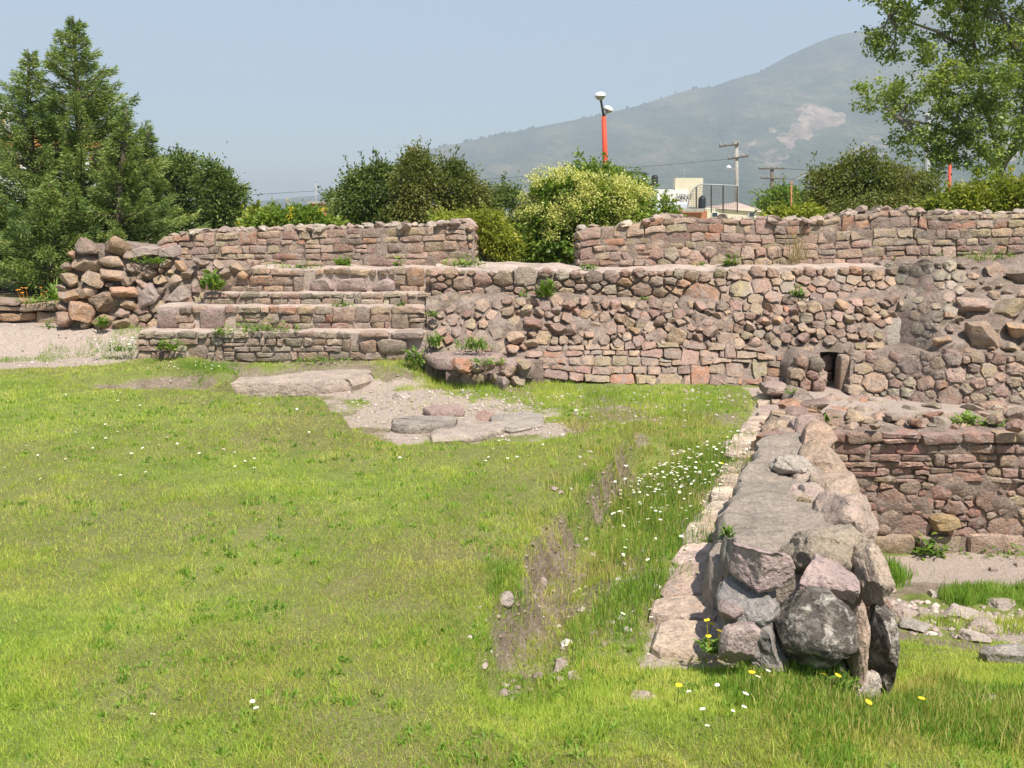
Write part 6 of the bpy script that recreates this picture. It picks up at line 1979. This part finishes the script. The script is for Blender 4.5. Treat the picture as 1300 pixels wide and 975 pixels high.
tall('pit_grass', 'bushy grass tuft in the pit dust by the narrow wall', [(1112, 722), (1135, 712), (1165, 728), (1150, 740), (1118, 738)], -1.15, 1500, .06, .15, .005, 'grass_lush', 55)
tall('pit_grass', 'mixed grass over the pit rubble', [(1115, 760), (1180, 755), (1290, 775), (1420, 790), (1420, 850), (1200, 800), (1120, 810)], -.9, 4200, .03, .09, .004, 'grass', 57)
tall('wall_foot_grass', 'grass in the hollow at the foot of the steps', [(470, 470), (560, 466), (620, 486), (560, 494), (490, 486)], -.15, 5200, .03, .08, .004, 'grass', 59, segs=1)
tall('wall_foot_grass', 'grass at the foot of the retaining wall', [(600, 488), (680, 482), (780, 494), (960, 498), (955, 520), (880, 530), (760, 514), (640, 506)], -.15, 9500, .025, .075, .004, 'grass', 61, segs=1)
tall('wall_foot_grass', 'thin yellow grass between the flat stones and the daisies', [(690, 530), (820, 522), (940, 525), (920, 556), (810, 562), (740, 545)], -.15, 3800, .02, .07, .004, 'grass_dry', 63, segs=1)
tall('wall_foot_grass', 'fringe of grass along the dirt path', [(-200, 452), (0, 452), (140, 446), (175, 440), (180, 450), (60, 462), (-200, 462)], 0.0, 6500, .03, .075, .004, 'grass_lush', 65, segs=1)
tall('wall_foot_grass', 'grass spilling into the dip before the steps', [(190, 462), (300, 462), (318, 474), (250, 478)], -.02, 2600, .03, .08, .004, 'grass_lush', 67, segs=1)

# ------------------------------------------------------------------ flowers
def flower_mesh(name, petals, rad, mats, h=0.07, cup=0.15, centre=0.32):
    mb_ = MB()
    V, F, mi = [], [], []
    for k in range(petals):
        a_ = 6.2832 * k / petals
        w_ = 6.2832 / petals * 0.46
        n0 = len(V)
        V += [(0, 0, h), (math.cos(a_ - w_) * rad * .7, math.sin(a_ - w_) * rad * .7, h + rad * cup), (math.cos(a_) * rad, math.sin(a_) * rad, h + rad * cup * .8), (math.cos(a_ + w_) * rad * .7, math.sin(a_ + w_) * rad * .7, h + rad * cup)]
        F.append((n0, n0 + 1, n0 + 2, n0 + 3))
        mi.append(0)
    n0 = len(V)
    V += [(math.cos(k * 1.047) * rad * centre, math.sin(k * 1.047) * rad * centre, h + rad * .12) for k in range(6)] + [(0, 0, h + rad * .34)]
    for k in range(6):
        F.append((n0 + k, n0 + (k + 1) % 6, n0 + 6))
        mi.append(1)
    n0 = len(V)
    for z in (-.02, h):
        V += [(math.cos(k * 2.094) * .0012, math.sin(k * 2.094) * .0012, z) for k in range(3)]
    for k in range(3):
        F.append((n0 + k, n0 + (k + 1) % 3, n0 + 3 + (k + 1) % 3, n0 + 3 + k))
        mi.append(2)
    me = bpy.data.meshes.new(name)
    me.from_pydata(V, [], F)
    for m_ in mats:
        me.materials.append(M[m_])
    me.polygons.foreach_set('material_index', mi)
    return me
DM = [flower_mesh('daisy', 9, 0.0100, ('petal_white', 'petal_yellow', 'weed'), h_) for h_ in (0.05, 0.09, 0.13)]
DLOW = flower_mesh('daisy', 9, 0.0095, ('petal_white', 'petal_yellow', 'weed'), 0.03)
rng = random.Random(99)
def put_flower(me, x, y, label, cat, group, sc=1.0, name='daisy'):
    o = bpy.data.objects.new(name, me)
    COL.objects.link(o)
    o.location = (x, y, gz1(x, y))
    o.rotation_euler = (rng.uniform(-.35, .35) + .15, rng.uniform(-.35, .35), rng.uniform(0, 6))
    o.scale = (sc,) * 3
    return tag(o, label, cat, group)
pp = [(772, 610), (800, 580), (890, 560), (955, 548), (950, 575), (915, 620), (890, 690), (850, 700), (780, 660)]
cnt = 0
while cnt < 240:
    x, y = rng.uniform(740, 960), rng.uniform(545, 715)
    wgt = math.exp(-((y - 592) / 32.0) ** 2) * .9 * (0.35 + 0.65 * min(1, max(0, (x - 790) / 70.0))) + .08
    if inpoly(pp, x, y) and rng.random() < wgt:
        p = onz(x, y + 8, -.16)
        put_flower(rng.choice(DM), p.x, p.y, 'small white daisy in the dense patch beside the paved strip', 'daisy', 'daisies beside the paved strip', rng.uniform(.8, 1.25))
        cnt += 1
def lawn_daisies(px0, py0, px1, py1, n, label, group, z=0.0, me=None, smin=.8, smax=1.3):
    k = 0
    while k < n:
        x, y = rng.uniform(px0, px1), rng.uniform(py0, py1)
        p = onz(x, y, z)
        put_flower(me or DLOW, p.x, p.y, label, 'daisy', group, rng.uniform(smin, smax))
        k += 1
lawn_daisies(20, 500, 260, 560, 16, 'small white daisy scattered over the far left lawn', 'daisies on the far left lawn')
lawn_daisies(0, 560, 330, 612, 34, 'small white daisy in the band across the middle of the lawn', 'daisies in the middle lawn band')
lawn_daisies(300, 515, 520, 590, 14, 'small white daisy on the lawn before the gravel', 'daisies before the gravel')
lawn_daisies(600, 560, 720, 590, 14, 'small white daisy near the far corner of the lawn bank', 'daisies near the lawn corner')
lawn_daisies(180, 474, 300, 490, 24, 'small white daisy in the dip before the steps', 'daisies in the dip', -.1)
lawn_daisies(730, 680, 900, 800, 16, 'white daisy in the trench between lawn bank and paving', 'daisies in the trench', -.16, DM[0])
lawn_daisies(860, 850, 1000, 950, 9, 'white daisy in the foreground grass before the stone pile', 'daisies before the stone pile', -.08, DM[0])
for (x, y, lab) in ((190, 911, 'single white daisy low in the foreground lawn'), (320, 892, 'upper white daisy of the foreground pair'), (327, 901, 'lower white daisy of the foreground pair'), (8, 594, 'white daisy at the frame edge of the lawn')):
    p = onz(x, y, 0.02)
    put_flower(DLOW, p.x, p.y, lab, 'daisy', None, 1.1)
YF = flower_mesh('yellow_flower', 14, 0.014, ('petal_yellow', 'petal_yellow', 'weed'), .11, .25, .45)
for (x, y, lab) in ((1085, 882, 'yellow dandelion in the lush grass below the stone pile'), (1167, 884, 'yellow dandelion standing apart in the lush grass of the right foreground'), (953, 858, 'yellow dandelion below the pointed leaning rock'),
                    (1050, 846, 'yellow dandelion in front of the dark lichened rock'), (1043, 862, 'small yellow flower below the dark lichened rock'), (921, 733, 'yellow flower beside the angular pink boulder'), (911, 588, 'yellow flower at the far end of the daisy patch'),
                    (936, 806, 'yellow flower against the pointed leaning rock'), (897, 790, 'yellow flower at the edge of the paved strip'), (860, 872, 'yellow flower in the bare patch before the paving')):
    p = onz(x, y, -.02)
    g_ = gz1(p.x, p.y)
    p = onz(x, y, g_ + .11)
    put_flower(YF, p.x, p.y, lab, 'flower', 'yellow flowers', 1.0, 'yellow_flower')

# ------------------------------------------------------------------ hazy air
def haze():
    mb_ = MB().box((-4900, -2000, -150), (4900, 5900, 960))
    m = bpy.data.materials.new('haze_air')
    m.use_nodes = True
    t = m.node_tree
    t.nodes.remove(t.nodes['Principled BSDF'])
    v = t.nodes.new('ShaderNodeVolumePrincipled')
    v.inputs['Color'].default_value = (0.525, 0.612, 0.735, 1)
    v.inputs['Density'].default_value = 0.00032
    v.inputs['Anisotropy'].default_value = 0.0
    t.links.new(v.outputs[0], t.nodes['Material Output'].inputs['Volume'])
    o = mb_.build('haze', m)
    o['kind'] = 'stuff'
    o['label'] = 'pale blue haze over the valley'
haze()
